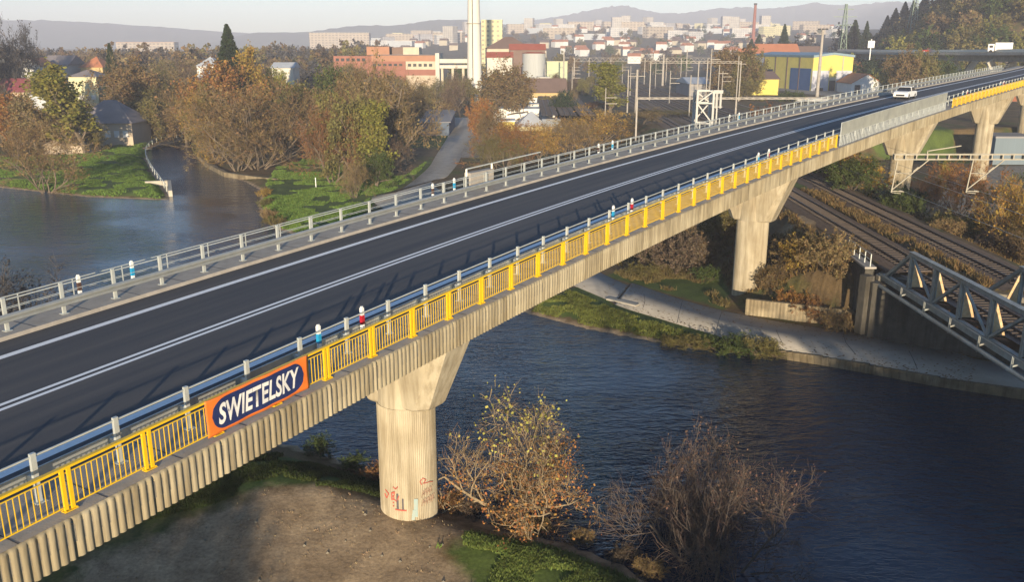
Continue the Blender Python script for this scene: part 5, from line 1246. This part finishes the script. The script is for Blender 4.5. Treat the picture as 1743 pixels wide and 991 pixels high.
L1 = [
 ('bare', 22, 200, 62, 60, 'grey', 'dark grey bare tree at the far left skyline', dict(Y=300)), ('bare', 48, 200, 44, 66, 'grey', 'tallest dark grey bare tree at the far left', dict(Y=310)), ('far', -12, 200, 55, 60, 'grey', 'dark grey bare tree cut by the left edge', dict(Y=290)),
 ('round', 40, 252, 150, 92, 'orange', 'round orange-brown tree at the left above the lawn', {}), ('bare', 6, 240, 130, 70, 'purple', 'brown tree cut by the left edge above the lawn', {}), ('bare', 98, 232, 140, 80, 'brown', 'brown bare tree between orange tree and olive tree', {}),
 ('shrub', 80, 322, 218, 135, 'tan', 'bare multi-stemmed bush on the left riverbank', {}), ('tall', 118, 262, 166, 60, 'tan', 'thin bare tree behind the bush on the left riverbank', {}),
 ('tall', 150, 262, 128, 98, 'ygreen', 'tall yellow-green tree in front of the dark roofed house', dict(var=1)), ('round', 158, 258, 206, 46, 'olive', 'olive bush at the wall of the dark roofed house', dict(name='bush')),
 ('round', 68, 190, 116, 34, 'ygreen', 'small yellow-green tree beside the white gabled house', dict(Y=285)), ('round', 104, 190, 117, 32, 'gold', 'small golden-green tree left of the pale yellow house', dict(Y=280)),
 ('round', 58, 230, 172, 70, 'brown', 'brown tree below the pale blue shed', dict(Y=205)),
 ('round', 238, 226, 104, 118, 'brown', 'large rounded brown tree right of the dark roofed house', {}), ('bare', 290, 224, 122, 96, 'tan', 'tan tree at the head of the side channel', {}), ('bare', 205, 214, 100, 80, 'brown', 'brown tree behind the dark roofed house', {}), ('round', 262, 238, 160, 90, 'olive', 'olive-brown tree on the lawn edge by the sluice', {}), ('bare', 322, 200, 96, 70, 'purple', 'purplish bare tree left of the orange tree', {}),
 ('conifer', 199, 190, 74, 50, 'dark', 'small dark conifer beside the skyline apartment block', dict(Y=300)), ('conifer', 398, 190, 42, 96, 'dark', 'tall dark conifer rising above the orange tree', dict(Y=262)), 
 ('round', 398, 236, 92, 128, 'orange', 'big orange tree below the tall conifer', dict(var=0)), ('round', 352, 262, 150, 74, 'olive', 'olive tree on the right bank of the channel', {}), ('shrub', 372, 275, 170, 90, 'gold', 'golden-brown bush above the channel wall', {}),
 ('shrub', 440, 288, 132, 190, 'brown', 'large brown rounded thicket right of the channel', dict(var=2)), ('shrub', 405, 290, 190, 110, 'tan', 'tan thicket behind the channel wall', {}), ('bare', 492, 268, 150, 110, 'brown', 'brown bare tree above the middle lawn', {}),
 ('tall', 450, 210, 98, 44, 'gold', 'yellow poplar-like tree right of the tall conifer', dict(Y=240)), ('round', 470, 222, 108, 70, 'ygreen', 'yellow-green tree behind the brown thicket', {}),
 ('round', 522, 262, 132, 90, 'olive', 'olive tree above the middle lawn', {}), ('round', 560, 240, 104, 96, 'green', 'green-brown tree behind the olive trees', {}), ('round', 604, 312, 142, 112, 'olive', 'large olive tree beside the curving path', dict(var=1)), ('shrub', 566, 312, 200, 90, 'rust', 'rusty brown bush on the middle lawn edge', {}), ('tall', 640, 316, 188, 64, 'ygreen', 'slim yellow-green tree by the curving path', {}),
 ('bare', 678, 290, 100, 150, 'tan', 'broad bare tree with pale limbs beside the curving path', dict(var=1)), ('bare', 628, 270, 106, 110, 'brown', 'brown bare tree behind the large olive tree', {}), ('shrub', 660, 306, 230, 60, 'purple', 'low purplish bush at the edge of the curving path', {}), ('bare', 700, 226, 126, 56, 'brown', 'brown bare tree left of the white chimney foot', {}), ('bare', 770, 214, 120, 56, 'purple', 'thin bare tree just left of the white chimney', {}),
 ('round', 642, 318, 256, 48, 'green', 'small green-brown bush where the path leaves the lawn', dict(name='bush')), ('shrub', 604, 336, 272, 44, 'tan', 'pale dry bush by the path bend', {}),
 ('round', 856, 212, 104, 94, 'brown', 'rounded brown tree right of the white chimney', dict(var=2)), ('round', 836, 190, 112, 50, 'olive', 'yellow-olive tree at the white chimney foot', dict(Y=300)), ('round', 822, 244, 160, 44, 'orange', 'orange tree right of the curving path', {}), ('bare', 830, 262, 180, 60, 'brown', 'bare tree right of the curving path', {}),
 ('shrub', 846, 292, 236, 74, 'olive', 'olive bush right of the path beside the guardrail', {}), ('shrub', 862, 284, 214, 92, 'orange', 'orange bush behind the guardrail right of the path', {}), ('shrub', 915, 276, 222, 90, 'gold', 'golden bush in front of the pyramid roofed shed', {}), ('shrub', 886, 262, 206, 54, 'orange', 'orange bush touching the sheds', {}), ('shrub', 968, 262, 200, 76, 'tan', 'tan bush behind the guardrail', {}), ('shrub', 1006, 256, 192, 124, 'gold', 'large round golden-brown bush behind the guardrail', dict(var=0)),
 ('round', 962, 212, 148, 40, 'dark', 'dark green tree beside the ochre building', {}), ('tall', 1040, 224, 114, 62, 'ygreen', 'tall yellow-green tree left of the concrete masts', dict(var=0)), ('round', 1012, 214, 172, 44, 'rust', 'rust red bush left of the yellow-green tree', dict(name='bush')),
 ('bare', 1092, 250, 184, 60, 'tan', 'pale bare tree left of the white lattice tower', {}), ('shrub', 1058, 250, 200, 60, 'purple', 'purplish bush below the concrete masts', {}), ('shrub', 1145, 232, 186, 72, 'olive', 'olive bush left of the white lattice tower', {}), ('shrub', 1185, 228, 190, 50, 'tan', 'tan bush at the foot of the white lattice tower', {}), ('shrub', 1240, 214, 186, 60, 'olive', 'olive bush right of the white lattice tower', {}), ('brush', 1300, 200, 180, 70, 'rust', 'low rust-coloured bush behind the guardrail before the hall', dict(Y=150)), ('brush', 1345, 190, 150, 34, 'green', 'green bush in front of the blue hall door', dict(Y=300)),
 ('round', 1246, 175, 68, 84, 'brown', 'tall brown tree between rail yard and hall', dict(Y=330, var=1)), ('round', 1270, 180, 80, 50, 'olive', 'olive-brown tree beside the canopy building', dict(Y=325)), ('round', 1258, 180, 133, 60, 'olive', 'round olive bush below the tall brown tree', dict(Y=305, name='bush')),
 ('conifer', 1330, 120, 41, 40, 'dark', 'slim dark conifer behind the orange roof', dict(Y=560)), ('conifer', 1288, 120, 58, 46, 'dark', 'dark conifer at the foot of the red chimney', dict(Y=640)), ('conifer', 1276, 120, 66, 40, 'dark', 'smaller dark conifer left of the red chimney foot', dict(Y=640)), ('far', 1308, 120, 66, 40, 'grey', 'dark grey tree behind the orange roof', dict(Y=600)), ('far', 1375, 120, 62, 60, 'grey', 'dark tree row piece behind the floodlight mast', dict(Y=600)),
 ('far', 1425, 120, 46, 60, 'grey', 'dark tree left of the green pylon', dict(Y=560)), ('conifer', 1448, 120, 34, 60, 'dark', 'dark conifer beside the green pylon', dict(Y=540)), ('conifer', 1468, 120, 36, 38, 'dark', 'slim dark conifer right of the green pylon', dict(Y=520)),
 ('round', 1575, 150, 76, 66, 'olive', 'round olive tree in front of the motorway viaduct', dict(Y=300)), ('round', 1538, 150, 82, 60, 'brown', 'brown tree in front of the motorway viaduct', dict(Y=300)), ('round', 1512, 150, 92, 46, 'ygreen', 'yellow-green tree behind the white gabled shed', dict(Y=310)), ('far', 1480, 150, 92, 60, 'purple', 'purplish tree behind the hall corner', dict(Y=420)), ('round', 1610, 150, 98, 60, 'green', 'dark green tree under the motorway viaduct', dict(Y=310)),
]
for kind, px, pb_, pt_, wpx, col, lab, kw in L1: tp(kind, px, pb_, pt_, wpx, col, lab, **kw)
# thickets seen below and beside the viaduct on the right
L2 = [('brush', 27.9, 70.6, 2.2, 1.0, 'tan', 'tan scrub at the corner of the retaining wall and the abutment'), ('brush', 31.0, 76.5, 1.3, 1.0, 'brown', 'low dry scrub between the wing wall and the left track'), ('brush', 27.6, 74.5, 3.6, 1.0, 'tan', 'dry tan thicket on the slope right above the retaining wall'), ('brush', 25.2, 75.2, 2.6, 1.1, 'orange', 'orange brown bush directly behind the retaining wall'), ('brush', 27.2, 78.5, 3.0, 1.0, 'gold', 'golden bush on the embankment near the wing wall'), ('brush', 24.0, 78.5, 2.0, 1.2, 'brown', 'brown scrub beside the sandy patch on the slope'),
 ('brush', 26.2, 73.4, 2.2, 1.2, 'rust', 'rusty low scrub just above the retaining wall'), ('brush', 28.2, 76.2, 1.8, .9, 'green', 'green scrub on the slope beside the wing wall'), ('brush', 26.3, 81.5, 2.6, 1.0, 'tan', 'tan bush beside the left track'), ('brush', 24.5, 86.5, 3.0, 1.1, 'rust', 'rusty scrub behind the second pier'),
 ('bare', 13.5, 97, 6.5, 1.0, 'rust', 'dark reddish tree under the deck left of the second pier'), ('brush', 17.5, 91, 4.6, 1.1, 'purple', 'dark brown thicket under the deck left of the second pier'), ('shrub', 10.5, 104, 6.0, 1.1, 'rust', 'reddish thicket above the path under the deck'), ('bare', 18.0, 98, 6.5, .9, 'tan', 'pale stemmed tree behind the second pier'), ('brush', 20.5, 95, 3.4, 1.2, 'brown', 'brown scrub behind the second pier'), ('shrub', 14.5, 108, 7, 1.0, 'brown', 'brown thicket farther under the deck'), ('brush', 20.0, 86.5, 1.7, 1.4, 'green', 'low green scrub by the second pier'), ('brush', 13.5, 88.5, 1.6, 1.6, 'olive', 'low olive scrub on the verge above the path'), ('brush', 24.5, 101, 4.0, 1.2, 'olive', 'olive scrub beside the left track beyond the second pier'),
 ('shrub', 51.5, 84, 9.2, 1.0, 'gold', 'large golden thicket at the right edge beside the tracks'), ('shrub', 55.5, 90, 10.5, 1.0, 'orange', 'large orange thicket at the right edge'), ('shrub', 48.8, 76.5, 5.6, 1.2, 'brown', 'dark brown thicket right of the tracks near the frame edge'), ('shrub', 54, 80, 8.5, 1.0, 'tan', 'tan thicket cut by the right edge'), ('shrub', 60, 99, 9.5, 1.0, 'green', 'green-brown thicket behind the orange one at the right edge'), ('brush', 47.5, 84, 3.4, 1.3, 'purple', 'low dark scrub on the slope right of the tracks'), ('brush', 47.6, 93, 3.4, 1.3, 'olive', 'low olive scrub right of the tracks'), ('brush', 50.0, 101, 3.2, 1.4, 'brown', 'low brown scrub below the third pier'), ('brush', 56, 108, 3.0, 1.4, 'purple', 'dark scrub between third and fourth piers'), ('brush', 45.6, 101, 3.2, 1.1, 'green', 'dark green scrub beside the third pier'),
 ('shrub', 63, 122, 8.2, .9, 'orange', 'orange-brown tree between the third and fourth piers'), ('shrub', 59.5, 124, 5.5, 1.0, 'rust', 'rusty thicket between the third and fourth piers'), ('brush', 46.5, 118, 5.2, 1.0, 'gold', 'golden bush under the deck before the third pier'), ('brush', 43.5, 112, 4.6, 1.2, 'green', 'dark green bush under the deck before the third pier'), ('brush', 44.5, 126, 5.6, 1.2, 'rust', 'dark rusty bush under the deck beside the tracks'), ('tall', 67.5, 138, 5.5, .8, 'ygreen', 'small yellow-green tree right of the third pier'), ('brush', 49.5, 134, 5.0, 1.1, 'brown', 'brown thicket behind the third pier'), ('brush', 53, 92, 3.2, 1.4, 'purple', 'dark scrub behind the catenary beam'), ('brush', 61, 111, 3.0, 1.3, 'rust', 'rusty low scrub below the fourth pier'), ('brush', 44.5, 88, 1.6, 1.6, 'tan', 'dry grass clump beside the right track'),('brush', 48, 108.5, 4.0, 1.2, 'dark', 'very dark bush left of the third pier foot')]
for kind, x, y, h, wf, col, lab in L2: tree(kind, x, y, h, wf, col, lab)
# bushes along the far bank of the river and at the waterline
L3 = [(1140,592,.9,'olive'),(1185,598,1.3,'olive'),(1225,602,1.5,'green'),(1262,606,1.7,'green'),(1298,609,1.6,'olive'),(1322,611,1.1,'olive')]
for i, (px, py, h, col) in enumerate(L3):
    x, y = gp(px, py, ZW); tree('brush', x, y+.6, h, 1.5, col, 'low bush on the path bank, %s from the river wall' % ('sixth','fifth','fourth','third','second','first')[i], group='low bushes on the path bank')
L4 = [(449,372,1.6,'tan'),(445,352,1.5,'olive'),(444,334,1.6,'gold'),(462,386,1.8,'olive')]
for i, (px, py, h, col) in enumerate(L4):
    x, y = gp(px, py, ZW); tree('brush', x+.7, y, h, 1.2, col, 'waterside bush at the middle lawn, %s from the channel wall' % ('third','second','first','fourth')[i], group='waterside bushes at the middle lawn')
# south bank: scrub at the pier foot and under the two foreground trees
L5 = [(766,866,1.2,'rust','scrub right beside the nearest pier foot'),(805,872,1.1,'purple','dark scrub under the orange leaved tree, left part'),(860,886,1.1,'purple','dark scrub under the orange leaved tree, middle part'),(920,900,1.0,'brown','dark scrub under the orange leaved tree, right part'),(990,918,.9,'brown','low scrub on the bank between the two foreground trees'),(1060,945,.9,'purple','low scrub left of the big bare bush'),(640,814,1.2,'rust','rusty weeds left of the nearest pier'),(600,796,1.1,'green','dark weeds on the bank left of the nearest pier'),(545,770,1.3,'green','dark green weeds under the deck edge'),(1105,975,1.0,'brown','low scrub at the bottom edge')]
for px, py, h, col, lab in L5:
    x, y = gp(px, py, ZG-.5); tree('brush', x, y, h, 1.15, col, lab)
# the tree at the left edge in front of the water
x, y = gp(20, 640, ZG); tree('shrub', x-1, y, 8.6, .95, 'grey', 'dark bare bush beyond the guardrail at the left edge')

# two foreground trees
def special(px, pb_, h, seed, stems, label, cols, twn, lfn, kids, lens, spread, lean, bark, wf=1.0, zt=.65, tww=.03, up=.2, lf=(.20,.16), zsplit=(.0,.45)):
    x, y = gp(px, pb_, ZG-.5); z0 = gh(x, y); sg_, tips = skeleton(seed, stems, h, spread, .20, 4, kids, up, .12, lens, wig=.2, lean=lean)
    r = empty('tree', (x, y, z0-.05), 0, label, 'tree'); r.scale = (wf, wf, 1)
    me = seg_mesh(sg_, .012, 5); me.materials.append(MT[bark]); o = bpy.data.objects.new('branches', me); COL.objects.link(o); o.parent = r
    prt, rr_ = crown_from(tips, seed, twn, 0, .55, tww, .2); me = merge_crown(prt, rr_); o = bpy.data.objects.new('twigs', me); COL.objects.link(o); o.parent = r; o.color = (*cols[0], 1)
    Z = np.array([t[0][2] for t in tips]); zmax = Z.max()
    for nm, (lo, hi), n_, col, s_ in (('lower_leaves', zsplit, lfn[0], cols[1], lf[0]), ('upper_leaves', (zt, 1.01), lfn[1], cols[2], lf[1])):
        sub = [t for t in tips if lo*zmax <= t[0][2] <= hi*zmax]
        if sub and n_:
            prt, rr_ = crown_from(sub, seed+3, 0, n_, .5, .03, s_); me = merge_crown(prt, rr_); o = bpy.data.objects.new(nm, me); COL.objects.link(o); o.parent = r; o.color = (*col, 1)
    return r
special(886, 862, 6.1, 31, 4, 'bare branched tree with orange lower leaves and yellow tips beside the nearest pier', ((.32,.21,.10),(.38,.18,.06),(.42,.38,.10)), 5200, (4200, 380), (7,5,5), (.80,.46,.24,.12), .60, .85, 'bark_pale', wf=.98, lf=(.10,.12), tww=.018)
special(1208, 955, 7.4, 47, 6, 'large bare purplish brown bush rising from the water edge, bottom right', ((.120,.082,.062),(.11,.08,.055),(.14,.085,.06)), 12000, (500, 500), (7,6,5), (.80,.44,.24,.13), .50, .62, 'bark_shaded', wf=.80, zsplit=(0,.5), lf=(.08,.09), tww=.016)

# woods and tree belts behind
def belt(n_, pxr, Yr, hr_, cols, label, group, seed, kinds=('far',), avoid=()):
    rg = random.Random(seed); k = 0; t = 0
    while k < n_ and t < n_*12:
        t += 1; px = rg.uniform(*pxr); Y = Yr[0] + (Yr[1]-Yr[0])*rg.random()**1.2; x = gy(px, 100, Y)[0]
        if any(a <= px <= b_ and Y < Ymax for a, b_, Ymax in avoid): continue
        if any((x-q[0])**2 + (Y-q[1])**2 < 16 for q in PL): continue
        PL.append((x, Y)); h = rg.uniform(*hr_); col = rg.choice(cols); tree(rg.choice(kinds), x, Y, h, rg.uniform(.85,1.2), col, label % {'grey':'dark grey','purple':'purplish','ygreen':'yellow-green','rust':'rust coloured','gold':'golden','dark':'dark green'}.get(col, col), group=group); k += 1
PL = []
MT['wood'] = objcolor_mat('wood_foliage')
_n = MT['wood'].node_tree; _oi = [q for q in _n.nodes if q.type == 'OBJECT_INFO'][0]; _hs = [q for q in _n.nodes if q.type == 'HUE_SAT'][0]; _at = _n.nodes.new('ShaderNodeAttribute'); _at.attribute_name = 'tint'; _n.links.new(_at.outputs['Color'], _hs.inputs['Color'])
def wood(name, n_, pxr, Yr, hr_, cols, label, seed, gap=4.0):
    rg = random.Random(seed); protos_ = []
    for v_ in range(4):
        sg_, tp_ = skeleton(900+v_, 1, 10, .62, .26, 3, (11,5), .28, .10, (.76,.42,.20)); pr, r_ = crown_from(tp_, v_, 650, 750, 1.0, .12, .55); me = merge_crown(pr, r_); co = np.empty(len(me.vertices)*3, np.float32); me.vertices.foreach_get('co', co); protos_.append(co.reshape(-1,3)); bpy.data.meshes.remove(me)
    Vs, Cs = [], []; k = t = 0; pl = []
    while k < n_ and t < n_*30:
        t += 1; px = rg.uniform(*pxr); Y = rg.uniform(*Yr); x = gy(px, 100, Y)[0]
        if any((x-q[0])**2 + (Y-q[1])**2 < gap*gap for q in pl): continue
        pl.append((x, Y)); z = gh(x, Y); h = rg.uniform(*hr_)/10; w_ = h*rg.uniform(.9,1.25); a = rg.random()*6.283; P = protos_[rg.randrange(4)]; c_, s_ = math.cos(a), math.sin(a)
        Vs.append(np.stack([x + (P[:,0]*c_-P[:,1]*s_)*w_, Y + (P[:,0]*s_+P[:,1]*c_)*w_, z + P[:,2]*h], 1)); b_ = np.array(C_[rg.choice(cols)])*rg.uniform(.8,1.2); Cs.append(np.tile(np.append(b_, 1), (len(P),1))); k += 1
    V = np.concatenate(Vs).astype(np.float32); n4 = len(V)//4; me = bpy.data.meshes.new(name); me.vertices.add(len(V)); me.vertices.foreach_set('co', V.ravel()); me.loops.add(n4*4); me.loops.foreach_set('vertex_index', np.arange(n4*4, dtype=np.int32))
    me.polygons.add(n4); me.polygons.foreach_set('loop_start', np.arange(0,n4*4,4,dtype=np.int32)); me.polygons.foreach_set('loop_total', np.full(n4,4,np.int32)); me.update(calc_edges=True)
    at_ = me.attributes.new('tint', 'FLOAT_COLOR', 'POINT'); at_.data.foreach_set('color', np.concatenate(Cs).astype(np.float32).ravel()); me.materials.append(MT['wood']); o = bpy.data.objects.new(name, me); COL.objects.link(o); tag(o, label, kind='stuff')
wood('left_wood', 330, (-520,345), (380,800), (15,21), ('brown','tan','purple','grey'), 'hazy brown wood along the left skyline', 1)
wood('middle_wood', 150, (330,660), (390,800), (16,22), ('brown','purple','grey','olive'), 'hazy brown wood between the tall conifer and the factory', 2)
belt(26, (470,820), (415,640), (9,15), ('brown','olive','purple','green'), '%s tree in the belt behind the banded factory', 'trees behind the factory', 3)
belt(44, (170,620), (225,380), (11,17), ('brown','tan','olive','purple'), '%s tree in the gardens behind the channel trees', 'garden trees behind the channel', 4, kinds=('bare','round'), avoid=((380,420,270),(330,372,332),(430,510,332)))
belt(30, (560,800), (245,370), (9,13), ('brown','purple','olive'), '%s tree in front of the banded factory', 'trees in front of the factory', 5, kinds=('bare','round'), avoid=((680,840,340),))
belt(14, (-20,170), (205,300), (4,7), ('brown','olive','rust'), '%s garden tree among the left houses', 'garden trees among the left houses', 6, kinds=('bare','round'), avoid=((20,60,290),))
belt(24, (830,1290), (560,1100), (7,12), ('brown','olive','grey','green'), '%s tree scattered through the far town beyond the rail yard', 'trees in the far town', 7)
belt(12, (1270,1440), (560,760), (8,14), ('grey','brown','dark'), '%s tree behind the blue roofed hall', 'trees behind the hall', 8)
belt(16, (930,1060), (300,420), (5,8), ('brown','purple','olive'), '%s tree at the left edge of the rail yard', 'trees at the left edge of the rail yard', 9, kinds=('round','bare'))
# wooded hill
wood('town_wood', 240, (835,1440), (560,2300), (8,13), ('brown','olive','grey','green','purple'), 'hazy trees scattered between the houses of the far town', 7, gap=9)
wood('hill_wood', 420, (1425,1960), (380,690), (9,14), ('ygreen','ygreen','olive','olive','olive','brown','brown','tan','green','green','rust','dark'), 'olive and brown autumn wood covering the hill at the upper right', 5, gap=5.0)
for i, (px, pt_, Y) in enumerate(((1528,-8,700),(1545,-25,690),(1560,-30,700),(1513,10,720),(1580,-40,690))):
    x, y, zt_ = gy(px, pt_, Y); z0 = gh(x, y); tree('conifer', x, y, max(14, min(30, zt_-z0)), 1.6, 'dark', 'dark conifer on the hill crest, %s from the left' % ('second','third','fourth','first','fifth')[i], group='conifers on the hill crest')
# trees on the near bank behind the viewpoint; their shade lies on the river and the bank
rg = random.Random(9)
for i in range(54):
    x = 33 + i*1.7 + rg.uniform(-1,1); y = -38 - rg.uniform(0, 16); z0 = -12.8
    tree('round', x, y, rg.uniform(17.5,20), .95, rg.choice(('olive','brown','green')), 'tree in the near bank grove, behind the viewpoint on the right', group='grove behind the viewpoint on the right', z=z0)
for i in range(40):
    x = -14.5 - i*1.8 + rg.uniform(-1,1); y = -18 - rg.uniform(0, 14); z0 = -12.8
    tree('round', x, y, rg.uniform(9,10.5), 1.2, rg.choice(('olive','brown','green')), 'tree in the near bank grove, behind the viewpoint on the left', group='grove behind the viewpoint on the left', z=z0)

for i, (x, y, h) in enumerate(((8.5,16,6.0),(11,14.5,6.2),(13.5,15.5,6.0),(16,13.5,6.2),(18.5,14,6.0),(21,12,6.2),(12.2,17.5,5.4),(17,16.5,5.4))):  # unseen low trees, added to throw shade on the big bush and water
    tree('round', x, y, h, 1.0, 'olive', 'unseen low tree added below the viewpoint to shade the big bush', group='unseen low trees added for shade below the viewpoint')
# ------------------------------------------------------------------ grass tufts and weeds
def tufts(name, polys, n_, hgt, wid, col, seed, label, zbase=None, dens=None):
    r = np.random.default_rng(seed); Ps = []
    for P in polys:
        Pa = np.array(P); lo, hi = Pa.min(0), Pa.max(0); X = r.uniform(lo[0], hi[0], n_*3); Y = r.uniform(lo[1], hi[1], n_*3); ok = (sdist(X, Y, P) < 0) & (sdist(X, Y, RIVER) > .5) & (PATHMASK(X, Y) < .6)
        if dens: ok &= (vnoise(X, Y, dens, seed) > -.12)
        Ps.append(np.stack([X[ok], Y[ok]],1)[:n_])
    P = np.concatenate(Ps); Z = height(P[:,0], P[:,1]); m_ = len(P)
    B0 = np.concatenate([P, Z[:,None]-.03],1); k = 3; B0 = np.repeat(B0, k, 0) + np.concatenate([r.normal(0,.07,(m_*k,2)), np.zeros((m_*k,1))],1); m_ = len(B0)
    D = np.concatenate([r.normal(0,.45,(m_,2)), np.ones((m_,1))],1); D /= np.linalg.norm(D,axis=1,keepdims=True); me = merge_crown([(B0, D, hgt*r.uniform(.5,1.4,m_), wid*r.uniform(.6,1.4,m_), False)], r)
    o = bpy.data.objects.new(name, me); COL.objects.link(o); o.color = (*col, 1); tag(o, label, kind='stuff'); return o
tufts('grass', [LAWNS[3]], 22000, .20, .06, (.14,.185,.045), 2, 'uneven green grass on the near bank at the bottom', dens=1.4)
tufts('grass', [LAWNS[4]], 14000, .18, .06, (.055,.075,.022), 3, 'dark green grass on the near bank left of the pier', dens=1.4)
tufts('grass', [LAWNS[0]], 40000, .22, .13, (.15,.235,.045), 4, 'short bright grass of the left lawn', dens=3)
tufts('grass', [LAWNS[1]], 40000, .22, .13, (.15,.235,.045), 5, 'short bright grass of the middle lawn', dens=3)
tufts('grass', [LAWNS[2]], 12000, .22, .08, (.15,.17,.04), 6, 'rough green grass on the bank below the path', dens=1.6)
tufts('weeds', [LAWNS[5], [(15,84),(24,80),(29,100),(20,108),(10,98)]], 3500, .38, .07, (.16,.125,.05), 7, 'dry weeds on the slope above the path', dens=1.6)
tufts('weeds', [EARTH[0]], 900, .09, .045, (.34,.25,.15), 8, 'dry weeds scattered on the bare earth bank', dens=1.2)
tufts('weeds', [[(22,74),(29,73),(31,100),(25,104),(21,84)], [(43.5,66),(47,64),(52,110),(46,112)], [(35.3,66),(37.3,64),(39,110),(37,112)]], 2600, .45, .08, (.20,.135,.055), 9, 'dry weeds on the railway embankment', dens=1.5)
# litter and stones on the bare bank
r = np.random.default_rng(12); mb = MB()
for _ in range(28):
    px, py = r.uniform(300, 780), r.uniform(870, 990); x, y = gp(px, py, ZG); s_ = r.uniform(.03,.10); z_ = gh(x,y)+s_*.2
    mb.add([(x-s_,y,z_),(x,y-s_,z_),(x+s_,y,z_),(x,y+s_,z_),(x,y,z_+s_),(x,y,z_-s_)], [(0,1,4),(1,2,4),(2,3,4),(3,0,4),(1,0,5),(2,1,5),(3,2,5),(0,3,5)])
tag(mb.build('gravel', MT['concrete_dark']), 'small stones strewn over the bare earth', kind='stuff')

# ------------------------------------------------------------------ far hills
def ridge(name, pts, Y, dep, m, label):
    pts = resample(pts, 8); V = []; Fc = []; rr_ = np.random.default_rng(3)
    rows_ = [(-1.0,0.0),(-.55,.55),(-.2,.92),(0,1.0),(.4,.7),(1,0)]
    for i, (px, py) in enumerate(pts):
        x, y, zt_ = gy(px, py, Y)
        for a, f in rows_: V.append((x*(1+a*dep/Y), Y + a*dep + rr_.normal(0,dep*.03), -10 + (zt_+10)*f*(1+rr_.normal(0,.012)*(0 if f == 0 else 1))))
    k = len(rows_)
    for i in range(len(pts)-1):
        for j in range(k-1): Fc.append((i*k+j, i*k+j+1, (i+1)*k+j+1, (i+1)*k+j))
    me = bpy.data.meshes.new(name); me.from_pydata(V, [], Fc); me.materials.append(m); me.shade_smooth(); o = bpy.data.objects.new(name, me); COL.objects.link(o); tag(o, label, kind='structure'); return o
m_hill = mat('forested_hill', (.085,.095,.055), .95, var=.5, scale=.008, c2=(.035,.05,.03))
ridge('hills', [(-700,50),(-300,40),(0,34),(120,36),(250,44),(330,50),(420,56),(520,66),(650,72),(720,78)], 3900, 600, m_hill, 'long blue ridge at the left horizon')
ridge('hills', [(350,74),(430,56),(520,54),(600,44),(680,42),(740,34),(800,34),(900,46),(1010,58),(1080,76)], 3300, 400, m_hill, 'blue hills behind the chimney')
ridge('hills', [(820,60),(900,36),(960,26),(1020,14),(1060,9),(1100,18),(1150,22),(1200,17),(1260,12),(1310,14),(1380,6),(1450,8),(1520,2),(1600,6),(1700,2),(1800,10),(2400,20)], 4600, 700, m_hill, 'pale mountain ridge at the right horizon')

# ------------------------------------------------------------------ air
hz = MB(); hz.box((0, 2900, 117), (14600, 6800, 274)); 
mh = bpy.data.materials.new('haze'); mh.use_nodes = True; nn_ = mh.node_tree; nn_.nodes.clear(); vo = nn_.nodes.new('ShaderNodeVolumePrincipled'); oo = nn_.nodes.new('ShaderNodeOutputMaterial'); nn_.links.new(vo.outputs[0], oo.inputs['Volume'])
vo.inputs['Color'].default_value = (.78,.82,1.0,1); vo.inputs['Density'].default_value = .00026; vo.inputs['Anisotropy'].default_value = -0.2
tag(hz.build('haze', mh), 'pale autumn haze over the valley', kind='stuff')
